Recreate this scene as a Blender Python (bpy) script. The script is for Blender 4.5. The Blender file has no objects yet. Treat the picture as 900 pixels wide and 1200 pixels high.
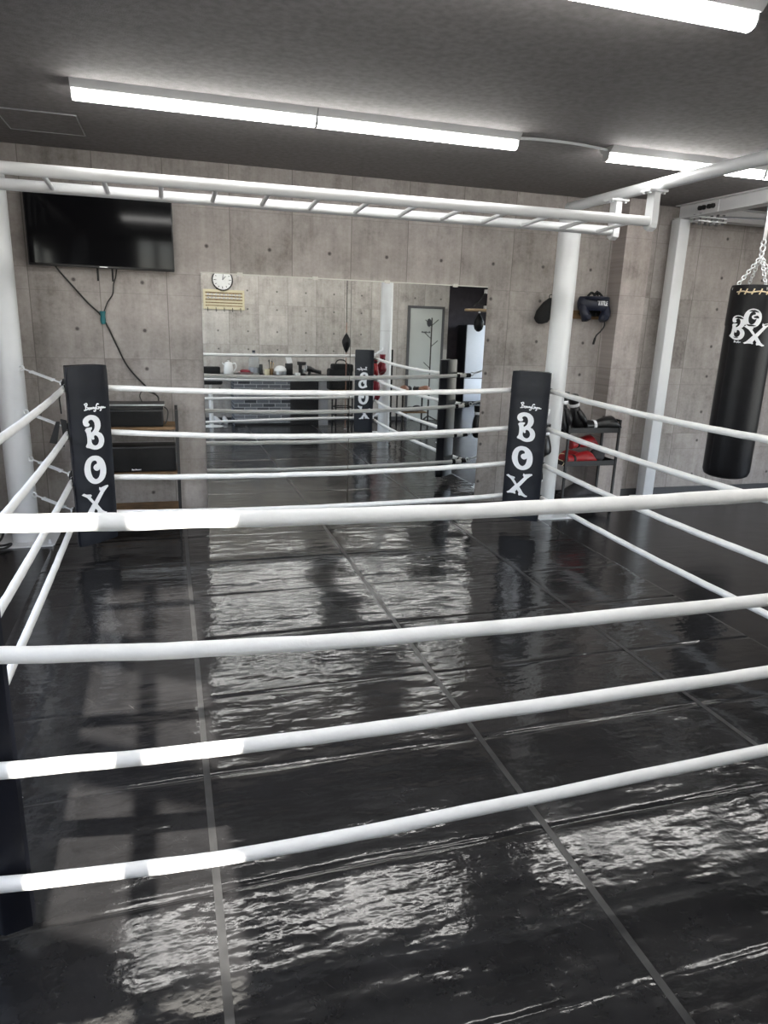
import bpy, bmesh, math, random
import numpy as np
from mathutils import Vector, Matrix, noise
random.seed(7)
SC = bpy.context.scene
COL = SC.collection
PI = math.pi

# ------------------------------------------------------------------ materials
def new_mat(name):
    m = bpy.data.materials.new(name); m.use_nodes = True
    nt = m.node_tree; b = nt.nodes['Principled BSDF']
    return m, nt, b

def mat(name, col, rough=.5, metal=0., spec=.5, var=.06, scale=30., bump=0., bscale=200., coat=0.):
    """plain principled material with a little procedural variation in tone"""
    m, nt, b = new_mat(name)
    b.inputs['Roughness'].default_value = rough
    b.inputs['Metallic'].default_value = metal
    b.inputs['Specular IOR Level'].default_value = spec
    b.inputs['Coat Weight'].default_value = coat
    tc = nt.nodes.new('ShaderNodeTexCoord')
    nz = nt.nodes.new('ShaderNodeTexNoise'); nz.inputs['Scale'].default_value = scale; nz.inputs['Detail'].default_value = 4
    nt.links.new(tc.outputs['Object'], nz.inputs['Vector'])
    rp = nt.nodes.new('ShaderNodeValToRGB')
    lo = [max(0, c*(1-var)) for c in col]; hi = [min(1, c*(1+var)) for c in col]
    rp.color_ramp.elements[0].color = (*lo, 1); rp.color_ramp.elements[1].color = (*hi, 1)
    rp.color_ramp.elements[0].position = .3; rp.color_ramp.elements[1].position = .7
    nt.links.new(nz.outputs['Fac'], rp.inputs['Fac']); nt.links.new(rp.outputs['Color'], b.inputs['Base Color'])
    if bump:
        n2 = nt.nodes.new('ShaderNodeTexNoise'); n2.inputs['Scale'].default_value = bscale; n2.inputs['Detail'].default_value = 3
        nt.links.new(tc.outputs['Object'], n2.inputs['Vector'])
        bp = nt.nodes.new('ShaderNodeBump'); bp.inputs['Strength'].default_value = bump; bp.inputs['Distance'].default_value = .01
        nt.links.new(n2.outputs['Fac'], bp.inputs['Height']); nt.links.new(bp.outputs['Normal'], b.inputs['Normal'])
    return m

def emit_mat(name, col, s):
    m, nt, b = new_mat(name)
    b.inputs['Base Color'].default_value = (.8, .8, .8, 1)
    b.inputs['Emission Color'].default_value = (*col, 1)
    b.inputs['Emission Strength'].default_value = s
    return m

class NG:
    """short hand for node maths"""
    def __init__(s, nt): s.nt = nt
    def m(s, op, a, b=None, c=None):
        n = s.nt.nodes.new('ShaderNodeMath'); n.operation = op
        for i, v in enumerate((a, b, c)):
            if v is None: continue
            if isinstance(v, (int, float)): n.inputs[i].default_value = v
            else: s.nt.links.new(v, n.inputs[i])
        return n.outputs[0]
    def noise(s, vec, scale, detail=3, rough=.5):
        n = s.nt.nodes.new('ShaderNodeTexNoise'); n.inputs['Scale'].default_value = scale
        n.inputs['Detail'].default_value = detail; n.inputs['Roughness'].default_value = rough
        s.nt.links.new(vec, n.inputs['Vector']); return n.outputs['Fac']
    def comb(s, x, y, z=0.):
        n = s.nt.nodes.new('ShaderNodeCombineXYZ')
        for i, v in enumerate((x, y, z)):
            if isinstance(v, (int, float)): n.inputs[i].default_value = v
            else: s.nt.links.new(v, n.inputs[i])
        return n.outputs[0]
    def ramp(s, f, stops):
        n = s.nt.nodes.new('ShaderNodeValToRGB'); e = n.color_ramp.elements
        while len(e) < len(stops): e.new(.5)
        for q, (p, c) in zip(e, stops):
            q.position = p; q.color = (*c, 1) if len(c) == 3 else c
        s.nt.links.new(f, n.inputs['Fac']); return n.outputs['Color']
    def mix(s, f, a, b, mode='MIX'):
        n = s.nt.nodes.new('ShaderNodeMix'); n.data_type = 'RGBA'; n.blend_type = mode
        for k, v in ((0, f), (6, a), (7, b)):
            if isinstance(v, (int, float)): n.inputs[k].default_value = v
            elif isinstance(v, tuple): n.inputs[k].default_value = (*v, 1)
            else: s.nt.links.new(v, n.inputs[k])
        return n.outputs[2]

def concrete(name, axis, tint=(1, 1, 1), level=1.):
    """board-marked concrete wallpaper: panels, pour lines, tie holes, stains"""
    m, nt, b = new_mat(name); g = NG(nt)
    tc = nt.nodes.new('ShaderNodeTexCoord'); sp = nt.nodes.new('ShaderNodeSeparateXYZ')
    nt.links.new(tc.outputs['Object'], sp.inputs[0])
    u = sp.outputs[axis]; z = sp.outputs[2]
    pu = g.m('DIVIDE', g.m('ADD', u, .5), .5175); pz = g.m('DIVIDE', g.m('SUBTRACT', z, 2.05), .69)
    fu = g.m('FLOOR', pu); fz = g.m('FLOOR', pz)
    wn = nt.nodes.new('ShaderNodeTexWhiteNoise'); wn.noise_dimensions = '2D'
    nt.links.new(g.comb(fu, fz), wn.inputs['Vector'])
    off = g.m('MULTIPLY', wn.outputs['Value'], 13.)
    v1 = g.comb(u, z, off)
    streak = g.noise(g.comb(g.m('MULTIPLY', u, 14.), g.m('MULTIPLY', z, .9), off), 1., 5, .6)
    blot = g.noise(v1, 3.4, 8, .72)
    fine = g.noise(v1, 38., 3, .6)
    t = g.m('ADD', g.m('MULTIPLY', streak, .36), g.m('MULTIPLY', blot, .66))
    t = g.m('ADD', t, g.m('MULTIPLY', g.m('SUBTRACT', fine, .5), .22))
    t = g.m('ADD', t, g.m('MULTIPLY', g.m('SUBTRACT', wn.outputs['Value'], .5), .13))
    k = level
    def c(x): return tuple(x[i]*tint[i]*k for i in range(3))
    base = g.ramp(t, [(.28, c((.150, .134, .120))), (.46, c((.27, .246, .224))), (.62, c((.345, .318, .292))), (.8, c((.44, .41, .38)))])
    # dark stains
    st = g.noise(g.comb(g.m('MULTIPLY', u, 5.5), g.m('MULTIPLY', z, 2.2), 4.), 1., 6, .7)
    stf = g.ramp(st, [(.57, (0, 0, 0)), (.74, (.6, .6, .6))])
    base = g.mix(stf, base, c((.13, .115, .10)))
    # panel joints
    du = g.m('ABSOLUTE', g.m('SUBTRACT', g.m('SUBTRACT', pu, fu), .5))
    dz = g.m('ABSOLUTE', g.m('SUBTRACT', g.m('SUBTRACT', pz, fz), .5))
    lu = g.m('GREATER_THAN', du, .4935); lz = g.m('MULTIPLY', g.m('GREATER_THAN', dz, .4965), .6)
    dz2 = g.m('ABSOLUTE', g.m('SUBTRACT', g.m('SUBTRACT', pz, fz), .755))
    lz2 = g.m('MULTIPLY', g.m('LESS_THAN', dz2, .003), .55)
    ln = g.m('MULTIPLY', g.m('MAXIMUM', g.m('MAXIMUM', lu, lz), lz2), g.m('ADD', .25, g.m('MULTIPLY', fine, .7)))
    base = g.mix(ln, base, c((.10, .09, .08)))
    # tie holes: pairs per panel
    hu = g.m('MULTIPLY', g.m('SUBTRACT', g.m('SUBTRACT', pu, fu), .63), .5175)
    fr = g.m('SUBTRACT', pz, fz)
    hz1 = g.m('MULTIPLY', g.m('SUBTRACT', fr, .884), .69); hz2 = g.m('MULTIPLY', g.m('SUBTRACT', fr, .335), .69)
    hz = g.m('MINIMUM', g.m('ABSOLUTE', hz1), g.m('ABSOLUTE', hz2))
    d = g.m('SQRT', g.m('ADD', g.m('MULTIPLY', hu, hu), g.m('MULTIPLY', hz, hz)))
    ring = g.m('MULTIPLY', g.m('LESS_THAN', d, .019), .35); hole = g.m('LESS_THAN', d, .012)
    base = g.mix(g.m('MAXIMUM', ring, g.m('MULTIPLY', hole, .88)), base, c((.055, .05, .046)))
    nt.links.new(base, b.inputs['Base Color'])
    b.inputs['Roughness'].default_value = .75; b.inputs['Specular IOR Level'].default_value = .25
    bp = nt.nodes.new('ShaderNodeBump'); bp.inputs['Strength'].default_value = .25; bp.inputs['Distance'].default_value = .004
    nt.links.new(t, bp.inputs['Height']); nt.links.new(bp.outputs['Normal'], b.inputs['Normal'])
    return m

def vinyl(name, col, rough, wr=1., dust=.5):
    """glossy black vinyl sheet: fine wrinkles, dust specks, scuffs"""
    m, nt, b = new_mat(name); g = NG(nt)
    tc = nt.nodes.new('ShaderNodeTexCoord'); sp = nt.nodes.new('ShaderNodeSeparateXYZ')
    nt.links.new(tc.outputs['Object'], sp.inputs[0]); x, y = sp.outputs[0], sp.outputs[1]
    v = tc.outputs['Object']
    r1 = g.noise(g.comb(g.m('MULTIPLY', x, 4.5), g.m('MULTIPLY', y, 14.)), 1., 2, .4)
    r2 = g.noise(g.comb(g.m('MULTIPLY', x, .75), y), 24., 2, .5)
    r3 = g.noise(v, 45., 3, .5)
    ptch = g.ramp(g.noise(v, 1.7, 2), [(.40, (.42, .42, .42)), (.62, (1, 1, 1))])
    hgt = g.m('ADD', g.m('ADD', g.m('MULTIPLY', r1, .0048*wr), g.m('MULTIPLY', r2, .0019*wr)), g.m('MULTIPLY', r3, .0003*wr))
    hgt = g.m('MULTIPLY', hgt, ptch)
    bp = nt.nodes.new('ShaderNodeBump'); bp.inputs['Strength'].default_value = 1.; bp.inputs['Distance'].default_value = 1.
    nt.links.new(hgt, bp.inputs['Height']); nt.links.new(bp.outputs['Normal'], b.inputs['Normal'])
    # dust specks and long faint scratches
    sp1 = g.ramp(g.noise(v, 160., 2, .6), [(.70, (0, 0, 0)), (.78, (1, 1, 1))])
    area = g.ramp(g.noise(v, 3.1, 4), [(.45, (0, 0, 0)), (.7, (1, 1, 1))])
    sc = g.noise(g.comb(g.m('ADD', g.m('MULTIPLY', x, 30.), g.m('MULTIPLY', y, 22.)), g.m('SUBTRACT', g.m('MULTIPLY', y, 1.2), g.m('MULTIPLY', x, 1.)), 1.), 3., 2, .4)
    scm = g.ramp(sc, [(.70, (0, 0, 0)), (.74, (1, 1, 1))])
    f = g.m('MULTIPLY', g.m('MAXIMUM', g.m('MULTIPLY', sp1, area), g.m('MULTIPLY', g.m('MULTIPLY', scm, area), .5)), dust)
    haze = g.ramp(g.noise(v, 5., 6, .7), [(.35, col), (.75, tuple(c*1.9 for c in col))])
    nt.links.new(g.mix(f, haze, (.16, .155, .15)), b.inputs['Base Color'])
    ro = g.m('ADD', rough, g.m('MULTIPLY', g.noise(v, 4., 5, .7), .09))
    nt.links.new(ro, b.inputs['Roughness'])
    b.inputs['Specular IOR Level'].default_value = .52
    return m

M = {}
M['wall_x'] = concrete('concrete_wallpaper', 0, (.995, 1.0, 1.035), 1.2)
M['wall_y'] = concrete('concrete_wallpaper_side', 1, (.995, 1.0, 1.035), 1.2)
M['wall_pil'] = concrete('concrete_wallpaper_pillar', 0, (1.02, 1.0, 1.03), 1.34)
M['wall_dark'] = mat('charcoal_wallpaper', (.055, .047, .055), .8, var=.2, scale=6)
M['ceiling'] = mat('dark_grey_ceiling_paper', (.22, .204, .202), .85, var=.16, scale=26, bump=.25, bscale=120)
M['floor'] = vinyl('black_vinyl_floor', (.0085, .0083, .0092), .17, .35, .3)
M['canvas'] = vinyl('black_vinyl_canvas', (.0135, .0133, .0138), .075, 1., .6)
M['tape'] = mat('clear_grey_tape', (.036, .036, .036), .28, var=.25, scale=20)
M['white'] = mat('white_painted_steel', (.72, .735, .75), .35, var=.03, scale=6)
M['white_beam'] = mat('white_beam_paint', (.66, .66, .67), .45, var=.04, scale=5)
M['rope'] = mat('white_vinyl_rope_cover', (.86, .855, .84), .42, var=.05, scale=14, bump=.25, bscale=28)
M['black_vinyl'] = mat('black_pad_vinyl', (.0075, .0085, .0135), .42, spec=.28, var=.2, scale=8, bump=.2, bscale=18)
M['bag_vinyl'] = mat('black_bag_leather', (.008, .008, .0095), .42, spec=.25, var=.2, scale=12, bump=.15, bscale=30)
M['print'] = mat('white_print', (.88, .89, .92), .5, var=.01)
M['black_metal'] = mat('black_powder_coat', (.012, .012, .013), .45, var=.1)
M['black_plastic'] = mat('black_plastic', (.014, .014, .015), .38, var=.1)
M['black_cloth'] = mat('black_fabric', (.007, .007, .0075), .9, var=.2, bump=.3, bscale=300)
M['strap'] = mat('black_webbing', (.01, .01, .011), .75, var=.2)
M['screen'] = mat('tv_screen_glass', (.005, .005, .006), .07, spec=.1, var=.02)
M['chrome'] = mat('bright_zinc', (.85, .87, .89), .35, .4, var=.03)
M['galv'] = mat('galvanised_steel', (.55, .56, .58), .35, 1., var=.08)
M['darkzinc'] = mat('dark_zinc_bolt', (.16, .16, .17), .4, .6, var=.1)
M['wood'] = mat('brown_shelf_wood', (.19, .115, .055), .6, var=.35, scale=10)
M['darkwood'] = mat('dark_stained_wood', (.035, .028, .024), .5, var=.2)
M['woodlight'] = mat('pale_wood', (.55, .40, .24), .55, var=.15, scale=10)
M['cream'] = mat('cream_board', (.60, .54, .37), .6, var=.04)
M['rail'] = mat('cream_mirror_rail', (.55, .54, .49), .4, var=.03)
M['lightbody'] = mat('light_housing_white', (.45, .45, .45), .5, var=.02)
M['lens'] = emit_mat('lit_diffuser', (1., .985, .95), 22.)
M['navy'] = mat('navy_leather', (.010, .0135, .030), .42, var=.15, bump=.1)
M['red'] = mat('red_glove_leather', (.36, .018, .022), .35, var=.15)
M['darkred'] = mat('dark_red_glove_leather', (.20, .012, .025), .35, var=.15)
M['glove'] = mat('black_glove_leather', (.013, .013, .014), .33, var=.15)
M['grey'] = mat('dark_grey_fabric', (.05, .05, .055), .8, var=.2, bump=.3, bscale=200)
M['lace'] = mat('pale_laces', (.75, .62, .42), .7, var=.05)
M['tan'] = mat('tan_leather', (.28, .135, .085), .45, var=.12)
M['teal'] = mat('teal_cable_tie', (.01, .13, .15), .5, var=.1)
M['cable'] = mat('black_cable', (.012, .012, .012), .5, var=.1)
M['door'] = mat('pale_grey_green_door', (.56, .585, .555), .5, var=.02, scale=3)
M['doorframe'] = mat('dark_grey_door_frame', (.10, .10, .105), .5, var=.05)
M['ink'] = mat('dark_ink', (.03, .03, .035), .6, var=.05)
M['fridge_dark'] = mat('black_fridge_side', (.012, .012, .014), .4, var=.05)
M['fridge_white'] = mat('white_fridge_door', (.80, .82, .86), .3, var=.02)
M['plasticwhite'] = mat('white_plastic', (.78, .78, .77), .35, var=.02)
M['mirror'], _nt, _b = new_mat('silvered_mirror')
_g = NG(_nt); _tc = _nt.nodes.new('ShaderNodeTexCoord')
_nt.links.new(_g.ramp(_g.noise(_tc.outputs['Object'], 2.), [(0., (.83, .845, .84)), (1., (.87, .88, .875))]), _b.inputs['Base Color'])
_b.inputs['Metallic'].default_value = 1.; _b.inputs['Roughness'].default_value = .012
M['clear'], _nt, _b = new_mat('clear_bottle_plastic')
_g = NG(_nt); _tc = _nt.nodes.new('ShaderNodeTexCoord')
_nt.links.new(_g.ramp(_g.noise(_tc.outputs['Object'], 30.), [(0., (.86, .92, .95)), (1., (.93, .96, .98))]), _b.inputs['Base Color'])
_b.inputs['Transmission Weight'].default_value = .85; _b.inputs['Roughness'].default_value = .12; _b.inputs['IOR'].default_value = 1.15
# grey brick facing on the counter
M['brick'], _nt, _b = new_mat('grey_brick_facing')
_tc = _nt.nodes.new('ShaderNodeTexCoord'); _mp = _nt.nodes.new('ShaderNodeMapping'); _mp.inputs['Rotation'].default_value = (PI/2, 0, 0)
_br = _nt.nodes.new('ShaderNodeTexBrick'); _br.inputs['Scale'].default_value = 1.
_br.inputs['Brick Width'].default_value = .21; _br.inputs['Row Height'].default_value = .065; _br.inputs['Mortar Size'].default_value = .006
_br.inputs['Color1'].default_value = (.035, .038, .046, 1); _br.inputs['Color2'].default_value = (.17, .18, .20, 1); _br.inputs['Mortar'].default_value = (.38, .39, .40, 1)
_nt.links.new(_tc.outputs['Object'], _mp.inputs['Vector']); _nt.links.new(_mp.outputs[0], _br.inputs['Vector']); _nt.links.new(_br.outputs['Color'], _b.inputs['Base Color'])
_b.inputs['Roughness'].default_value = .8

# ------------------------------------------------------------------ mesh helpers
def V(*a): return Vector(a)

class MB:
    def __init__(s): s.bm = bmesh.new()
    def box(s, lo, hi, bev=0., rot=None, seg=2):
        lo = Vector(lo); hi = Vector(hi); c = (lo+hi)/2; d = hi-lo
        r = bmesh.ops.create_cube(s.bm, size=1.)
        vs = r['verts']
        bmesh.ops.scale(s.bm, vec=d, verts=vs)
        if bev > 0:
            es = list({e for v in vs for e in v.link_edges})
            o = bmesh.ops.bevel(s.bm, geom=es, offset=bev, segments=seg, affect='EDGES', profile=.5)
            vs = list({v for f in o['faces'] for v in f.verts} | {v for v in vs if v.is_valid})
        if rot is not None: bmesh.ops.rotate(s.bm, cent=(0, 0, 0), matrix=rot, verts=vs)
        bmesh.ops.translate(s.bm, vec=c, verts=vs)
        return s
    def loft(s, secs, n=16, cap=True):
        """secs: list of (centre, axis_u vector, axis_v vector) ellipses"""
        rings = []
        for c, u, v in secs:
            c = Vector(c); u = Vector(u); v = Vector(v)
            rings.append([s.bm.verts.new(c+u*math.cos(2*PI*k/n)+v*math.sin(2*PI*k/n)) for k in range(n)])
        for a, b in zip(rings, rings[1:]):
            for k in range(n):
                s.bm.faces.new((a[k], a[(k+1) % n], b[(k+1) % n], b[k]))
        if cap:
            s.bm.faces.new(list(reversed(rings[0]))); s.bm.faces.new(rings[-1])
        return s
    def tube(s, pts, r, n=10, cap=True):
        pts = [Vector(p) for p in pts]
        rr = r if isinstance(r, (list, tuple)) else [r]*len(pts)
        t0 = (pts[1]-pts[0]).normalized()
        up = Vector((0, 0, 1)) if abs(t0.z) < .9 else Vector((1, 0, 0))
        u = t0.cross(up).normalized(); secs = []
        for i, p in enumerate(pts):
            t = (pts[min(i+1, len(pts)-1)]-pts[max(i-1, 0)]).normalized()
            u = (u-t*u.dot(t)).normalized(); v = t.cross(u)
            secs.append((p, u*rr[i], v*rr[i]))
        return s.loft(secs, n, cap)
    def cyl(s, a, b, r, n=20): return s.tube([a, b], r, n)
    def lathe(s, prof, c=(0, 0, 0), n=24, axis='Z'):
        c = Vector(c); rings = []
        for r, z in prof:
            ring = []
            for k in range(n):
                a = 2*PI*k/n
                p = V(r*math.cos(a), r*math.sin(a), z) if axis == 'Z' else (V(r*math.cos(a), z, r*math.sin(a)) if axis == 'Y' else V(z, r*math.cos(a), r*math.sin(a)))
                ring.append(s.bm.verts.new(c+p))
            rings.append(ring)
        for a, b in zip(rings, rings[1:]):
            for k in range(n): s.bm.faces.new((a[k], a[(k+1) % n], b[(k+1) % n], b[k]))
        s.bm.faces.new(list(reversed(rings[0]))); s.bm.faces.new(rings[-1])
        return s
    def prism(s, poly, vec):
        """extrude a planar polygon (list of 3d points) along vec"""
        vec = Vector(vec)
        a = [s.bm.verts.new(Vector(p)) for p in poly]; b = [s.bm.verts.new(Vector(p)+vec) for p in poly]
        n = len(a)
        s.bm.faces.new(list(reversed(a))); s.bm.faces.new(b)
        for k in range(n): s.bm.faces.new((a[k], a[(k+1) % n], b[(k+1) % n], b[k]))
        return s
    def ball(s, c, rx, ry=None, rz=None, rot=None, n=20):
        ry = rx if ry is None else ry; rz = rx if rz is None else rz
        r = bmesh.ops.create_uvsphere(s.bm, u_segments=n, v_segments=n*2//3, radius=1.)
        vs = r['verts']; bmesh.ops.scale(s.bm, vec=(rx, ry, rz), verts=vs)
        if rot is not None: bmesh.ops.rotate(s.bm, cent=(0, 0, 0), matrix=rot, verts=vs)
        bmesh.ops.translate(s.bm, vec=Vector(c), verts=vs); return s
    def torus(s, c, R, r, ax='Z', n=20, k=8, arc=(0, 2*PI)):
        pts = []
        for i in range(n+1):
            a = arc[0]+(arc[1]-arc[0])*i/n
            p = {'Z': V(math.cos(a), math.sin(a), 0), 'Y': V(math.cos(a), 0, math.sin(a)), 'X': V(0, math.cos(a), math.sin(a))}[ax]*R
            pts.append(Vector(c)+p)
        return s.tube(pts, r, k)
    def xf(s, m): bmesh.ops.transform(s.bm, matrix=m, verts=s.bm.verts); return s
    def build_each(s, name, material, parent=None, smooth=True):
        """every loose piece becomes an object of its own"""
        seen = set(); groups = []
        for v in s.bm.verts:
            if v in seen: continue
            st = [v]; comp = []; seen.add(v)
            while st:
                w = st.pop(); comp.append(w)
                for e in w.link_edges:
                    o = e.other_vert(w)
                    if o not in seen: seen.add(o); st.append(o)
            groups.append(comp)
        res = []
        for comp in groups:
            m = MB(); mp = {v: m.bm.verts.new(v.co) for v in comp}; fs = {f for v in comp for f in v.link_faces}
            for f in fs: m.bm.faces.new([mp[v] for v in f.verts])
            res.append(m.build(name, material, parent, smooth))
        s.bm.free(); return res
    def build(s, name, material, parent=None, smooth=True):
        bmesh.ops.recalc_face_normals(s.bm, faces=s.bm.faces)
        me = bpy.data.meshes.new(name); s.bm.to_mesh(me); s.bm.free()
        me.materials.append(material)
        if smooth:
            for p in me.polygons: p.use_smooth = True
            me.set_sharp_from_angle(angle=math.radians(38))
        o = bpy.data.objects.new(name, me); COL.objects.link(o)
        if parent: o.parent = parent
        return o

def tag(o, label, cat, group=None, kind=None):
    o['label'] = label; o['category'] = cat
    if group: o['group'] = group
    if kind: o['kind'] = kind
    return o
def thing(name, label, cat, loc=(0, 0, 0), rz=0., group=None):
    o = bpy.data.objects.new(name, None); COL.objects.link(o); o.empty_display_size = .1
    o.location = loc; o.rotation_euler = (0, 0, rz)
    return tag(o, label, cat, group)
def struct(o): o['kind'] = 'structure'; return o
def kids(o): return [c for c in bpy.data.objects if c.parent == o]
def copy_tree(o, parent=None):
    c = o.copy(); COL.objects.link(c)
    if parent: c.parent = parent
    for ch in kids(o): copy_tree(ch, c)
    return c

def catmull(pts, k=8, closed=True):
    n = len(pts); out = []
    rng = range(n) if closed else range(n-1)
    for i in rng:
        if closed: p0, p1, p2, p3 = (pts[(i+j) % n] for j in (-1, 0, 1, 2))
        else: p0, p1, p2, p3 = pts[max(i-1, 0)], pts[i], pts[i+1], pts[min(i+2, n-1)]
        for j in range(k):
            t = j/k
            out.append(tuple(.5*((2*b)+(c-a)*t+(2*a-5*b+4*c-d)*t*t+(3*b-a-3*c+d)*t**3) for a, b, c, d in zip(p0, p1, p2, p3)))
    if not closed: out.append(tuple(pts[-1]))
    return out

# ------------------------------------------------------------------ lettering (traced outlines, units: metres on the pad face)
K = .00078
def _n(pts, y0): return [((p[0]+.062*(p[1]-y0)-220)*K, (600-p[1])*K)+tuple(p[2:]) for p in pts]
def cpath(pts, k=6):
    """closed outline, smooth runs between the points flagged as corners"""
    cs = [i for i, p in enumerate(pts) if len(p) > 2]
    q = [p[:2] for p in pts]
    if not cs: return catmull(q, k)
    out = []
    for a, b in zip(cs, cs[1:]+[cs[0]+len(q)]):
        out += catmull([q[i % len(q)] for i in range(a, b+1)], k, False)[:-1]
    return out
B_OUT = _n([(119, 225), (128, 190), (160, 167), (205, 158), (255, 168), (292, 200), (303, 245), (293, 285), (268, 317, 1), (302, 338), (321, 378), (316, 422), (290, 458), (240, 475), (195, 471), (155, 455), (127, 447, 1), (121, 432),
            (138, 405), (144, 360), (142, 318), (131, 290, 1), (150, 271), (205, 267, 1), (203, 283), (190, 296), (193, 317, 1), (222, 298), (238, 270), (240, 235), (226, 208), (202, 200), (182, 208), (173, 222), (185, 238), (178, 252), (158, 258), (134, 252)], 320)
B_IN = _n([(187, 345, 1), (187, 370), (183, 400), (195, 425), (222, 438), (250, 428), (266, 400), (262, 370), (243, 348), (222, 344, 1), (214, 358), (216, 374), (203, 382), (192, 372)], 320)
O_OUT = _n([(207, 528), (262, 540), (305, 580), (324, 640), (318, 710), (285, 762), (225, 790), (165, 784), (118, 745), (92, 685), (95, 620), (122, 566), (162, 537)], 660)
O_IN = _n([(200, 573), (222, 576), (235, 590), (232, 607, 1), (212, 612), (195, 626), (192, 645), (204, 664), (228, 672), (250, 664), (261, 654, 1), (256, 692), (240, 728), (212, 747), (183, 738), (162, 706), (155, 655), (163, 606), (180, 580)], 660)
X_OUT = _n([(45, 868), (70, 857), (98, 872), (140, 878), (150, 890), (136, 905), (172, 955), (252, 868), (240, 852), (244, 828), (262, 836), (310, 826), (340, 824), (345, 836), (316, 858), (290, 880), (200, 985),
            (246, 1050), (272, 1070), (292, 1076), (288, 1089), (262, 1091), (225, 1078), (196, 1082), (190, 1066), (194, 1046), (172, 1018), (152, 1046), (160, 1062), (152, 1070), (128, 1064), (95, 1064), (68, 1070), (53, 1058), (84, 1040), (150, 968), (100, 904), (72, 886)], 960)

def letter_mesh(loops, thick, name):
    cu = bpy.data.curves.new(name, 'CURVE'); cu.dimensions = '2D'; cu.fill_mode = 'BOTH'; cu.extrude = thick/2
    for lp in loops:
        s = cu.splines.new('POLY'); s.points.add(len(lp)-1); s.use_cyclic_u = True
        for p, q in zip(s.points, lp): p.co = (q[0], q[1], 0, 1)
    o = bpy.data.objects.new(name, cu); COL.objects.link(o)
    dg = bpy.context.evaluated_depsgraph_get()
    me = bpy.data.meshes.new_from_object(o.evaluated_get(dg))
    bpy.data.objects.remove(o); bpy.data.curves.remove(cu)
    return me
SMOOTH_B = [cpath(B_OUT), cpath(B_IN)]
SMOOTH_O = [cpath(O_OUT), cpath(O_IN)]
SMOOTH_X = [X_OUT]
# handwritten small line (strokes), same pixel frame
SCRIPT = [[(150, 62), (155, 85), (152, 108)], [(140, 62), (165, 52), (172, 66), (155, 82), (176, 90), (170, 106), (135, 112)],
          [(190, 92), (182, 100), (188, 110), (198, 104), (194, 93), (205, 96)], [(207, 92), (216, 108)], [(219, 92), (206, 109)],
          [(224, 93), (224, 107)], [(231, 107), (232, 94), (240, 95), (241, 107)], [(254, 94), (246, 99), (249, 108), (257, 102), (257, 94), (256, 120), (243, 130), (235, 122)],
          [(296, 70), (282, 64), (268, 84), (270, 106), (286, 110), (298, 96), (284, 94), (300, 94), (298, 108)], [(305, 94), (308, 107), (318, 94), (314, 122), (302, 128)], [(322, 108), (324, 95), (334, 98), (334, 108), (342, 97), (350, 100), (350, 106), (366, 104)]]
SCRIPT = [_n([(a, b) for a, b in s], 90) for s in SCRIPT]
def script_mb(mb, f, r):
    for s in SCRIPT:
        pts = catmull(s, 4, closed=False)
        mb.tube([f(p) for p in pts], r, 6)

def place_letters(mes, fmap, name, material, parent):
    """one mesh of several letter meshes, each vertex mapped by fmap(x, y, depth)"""
    bm = bmesh.new()
    for me in mes: bm.from_mesh(me)
    for v in bm.verts: v.co = fmap(v.co.x, v.co.y, v.co.z)
    bmesh.ops.recalc_face_normals(bm, faces=bm.faces)
    me = bpy.data.meshes.new(name); bm.to_mesh(me); bm.free(); me.materials.append(material)
    o = bpy.data.objects.new(name, me); COL.objects.link(o); o.parent = parent
    return o
ME_B = letter_mesh(SMOOTH_B, .004, 'b'); ME_O = letter_mesh(SMOOTH_O, .004, 'o'); ME_X = letter_mesh(SMOOTH_X, .004, 'x')

# ------------------------------------------------------------------ key dimensions
YB = 6.318; H = 2.916; XLW = -1.5; XRW = 8.2; YR = -.40
RX0, RX1, RY0, RY1 = -.70, 3.10, 1.715, 5.49      # rope lines of the ring

# ------------------------------------------------------------------ setting
def slab(name, lo, hi, m): return struct(MB().box(lo, hi).build(name, m, smooth=False))
slab('floor', (XLW-.1, -4.7, -.1), (XRW+.1, YB+.1, 0), M['floor'])
struct(MB().box((XLW-.1, -1.32, H), (XRW+.1, YB+.1, H+.1)).box((5.05, -4.7, H), (XRW+.1, -1.32, H+.1)).build('ceiling', M['ceiling'], smooth=False))
slab('wall_back', (XLW-.1, YB, 0), (XRW+.1, YB+.12, H), M['wall_x'])
wl = MB()
wl.box((XLW-.12, -1., 0), (XLW, .3, H)).box((XLW-.12, 4.3, 0), (XLW, YB, H)).box((XLW-.12, .3, 0), (XLW, 4.3, .4)).box((XLW-.12, .3, 2.6), (XLW, 4.3, H))
struct(wl.build('wall_left', M['wall_y'], smooth=False))
w = MB()
for y in (.3, 1.62, 2.95, 4.24): w.box((XLW-.09, y, .4), (XLW-.02, y+.06, 2.6))
w.box((XLW-.09, .3, .4), (XLW-.02, 4.3, .47)).box((XLW-.09, .3, 2.53), (XLW-.02, 4.3, 2.6))
struct(w.build('window_3', M['white'], smooth=False))
wr = MB()
wr.box((XRW, -4.7, 0), (XRW+.12, -3.6, H)).box((XRW, 4.2, 0), (XRW+.12, YB, H)).box((XRW, -3.6, 0), (XRW+.12, 4.2, .25)).box((XRW, -3.6, 2.7), (XRW+.12, 4.2, H))
struct(wr.build('wall_right', M['wall_y'], smooth=False))
w = MB()
for y in (-3.6, -1.65, .3, 2.25, 4.14): w.box((XRW+.02, y, .25), (XRW+.09, y+.06, 2.7))
w.box((XRW+.02, -3.6, .25), (XRW+.09, 4.2, .32)).box((XRW+.02, -3.6, 2.63), (XRW+.09, 4.2, 2.7)).box((XRW+.02, -3.6, 2.0), (XRW+.09, 4.2, 2.06))
struct(w.build('window_2', M['white'], smooth=False))
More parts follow.
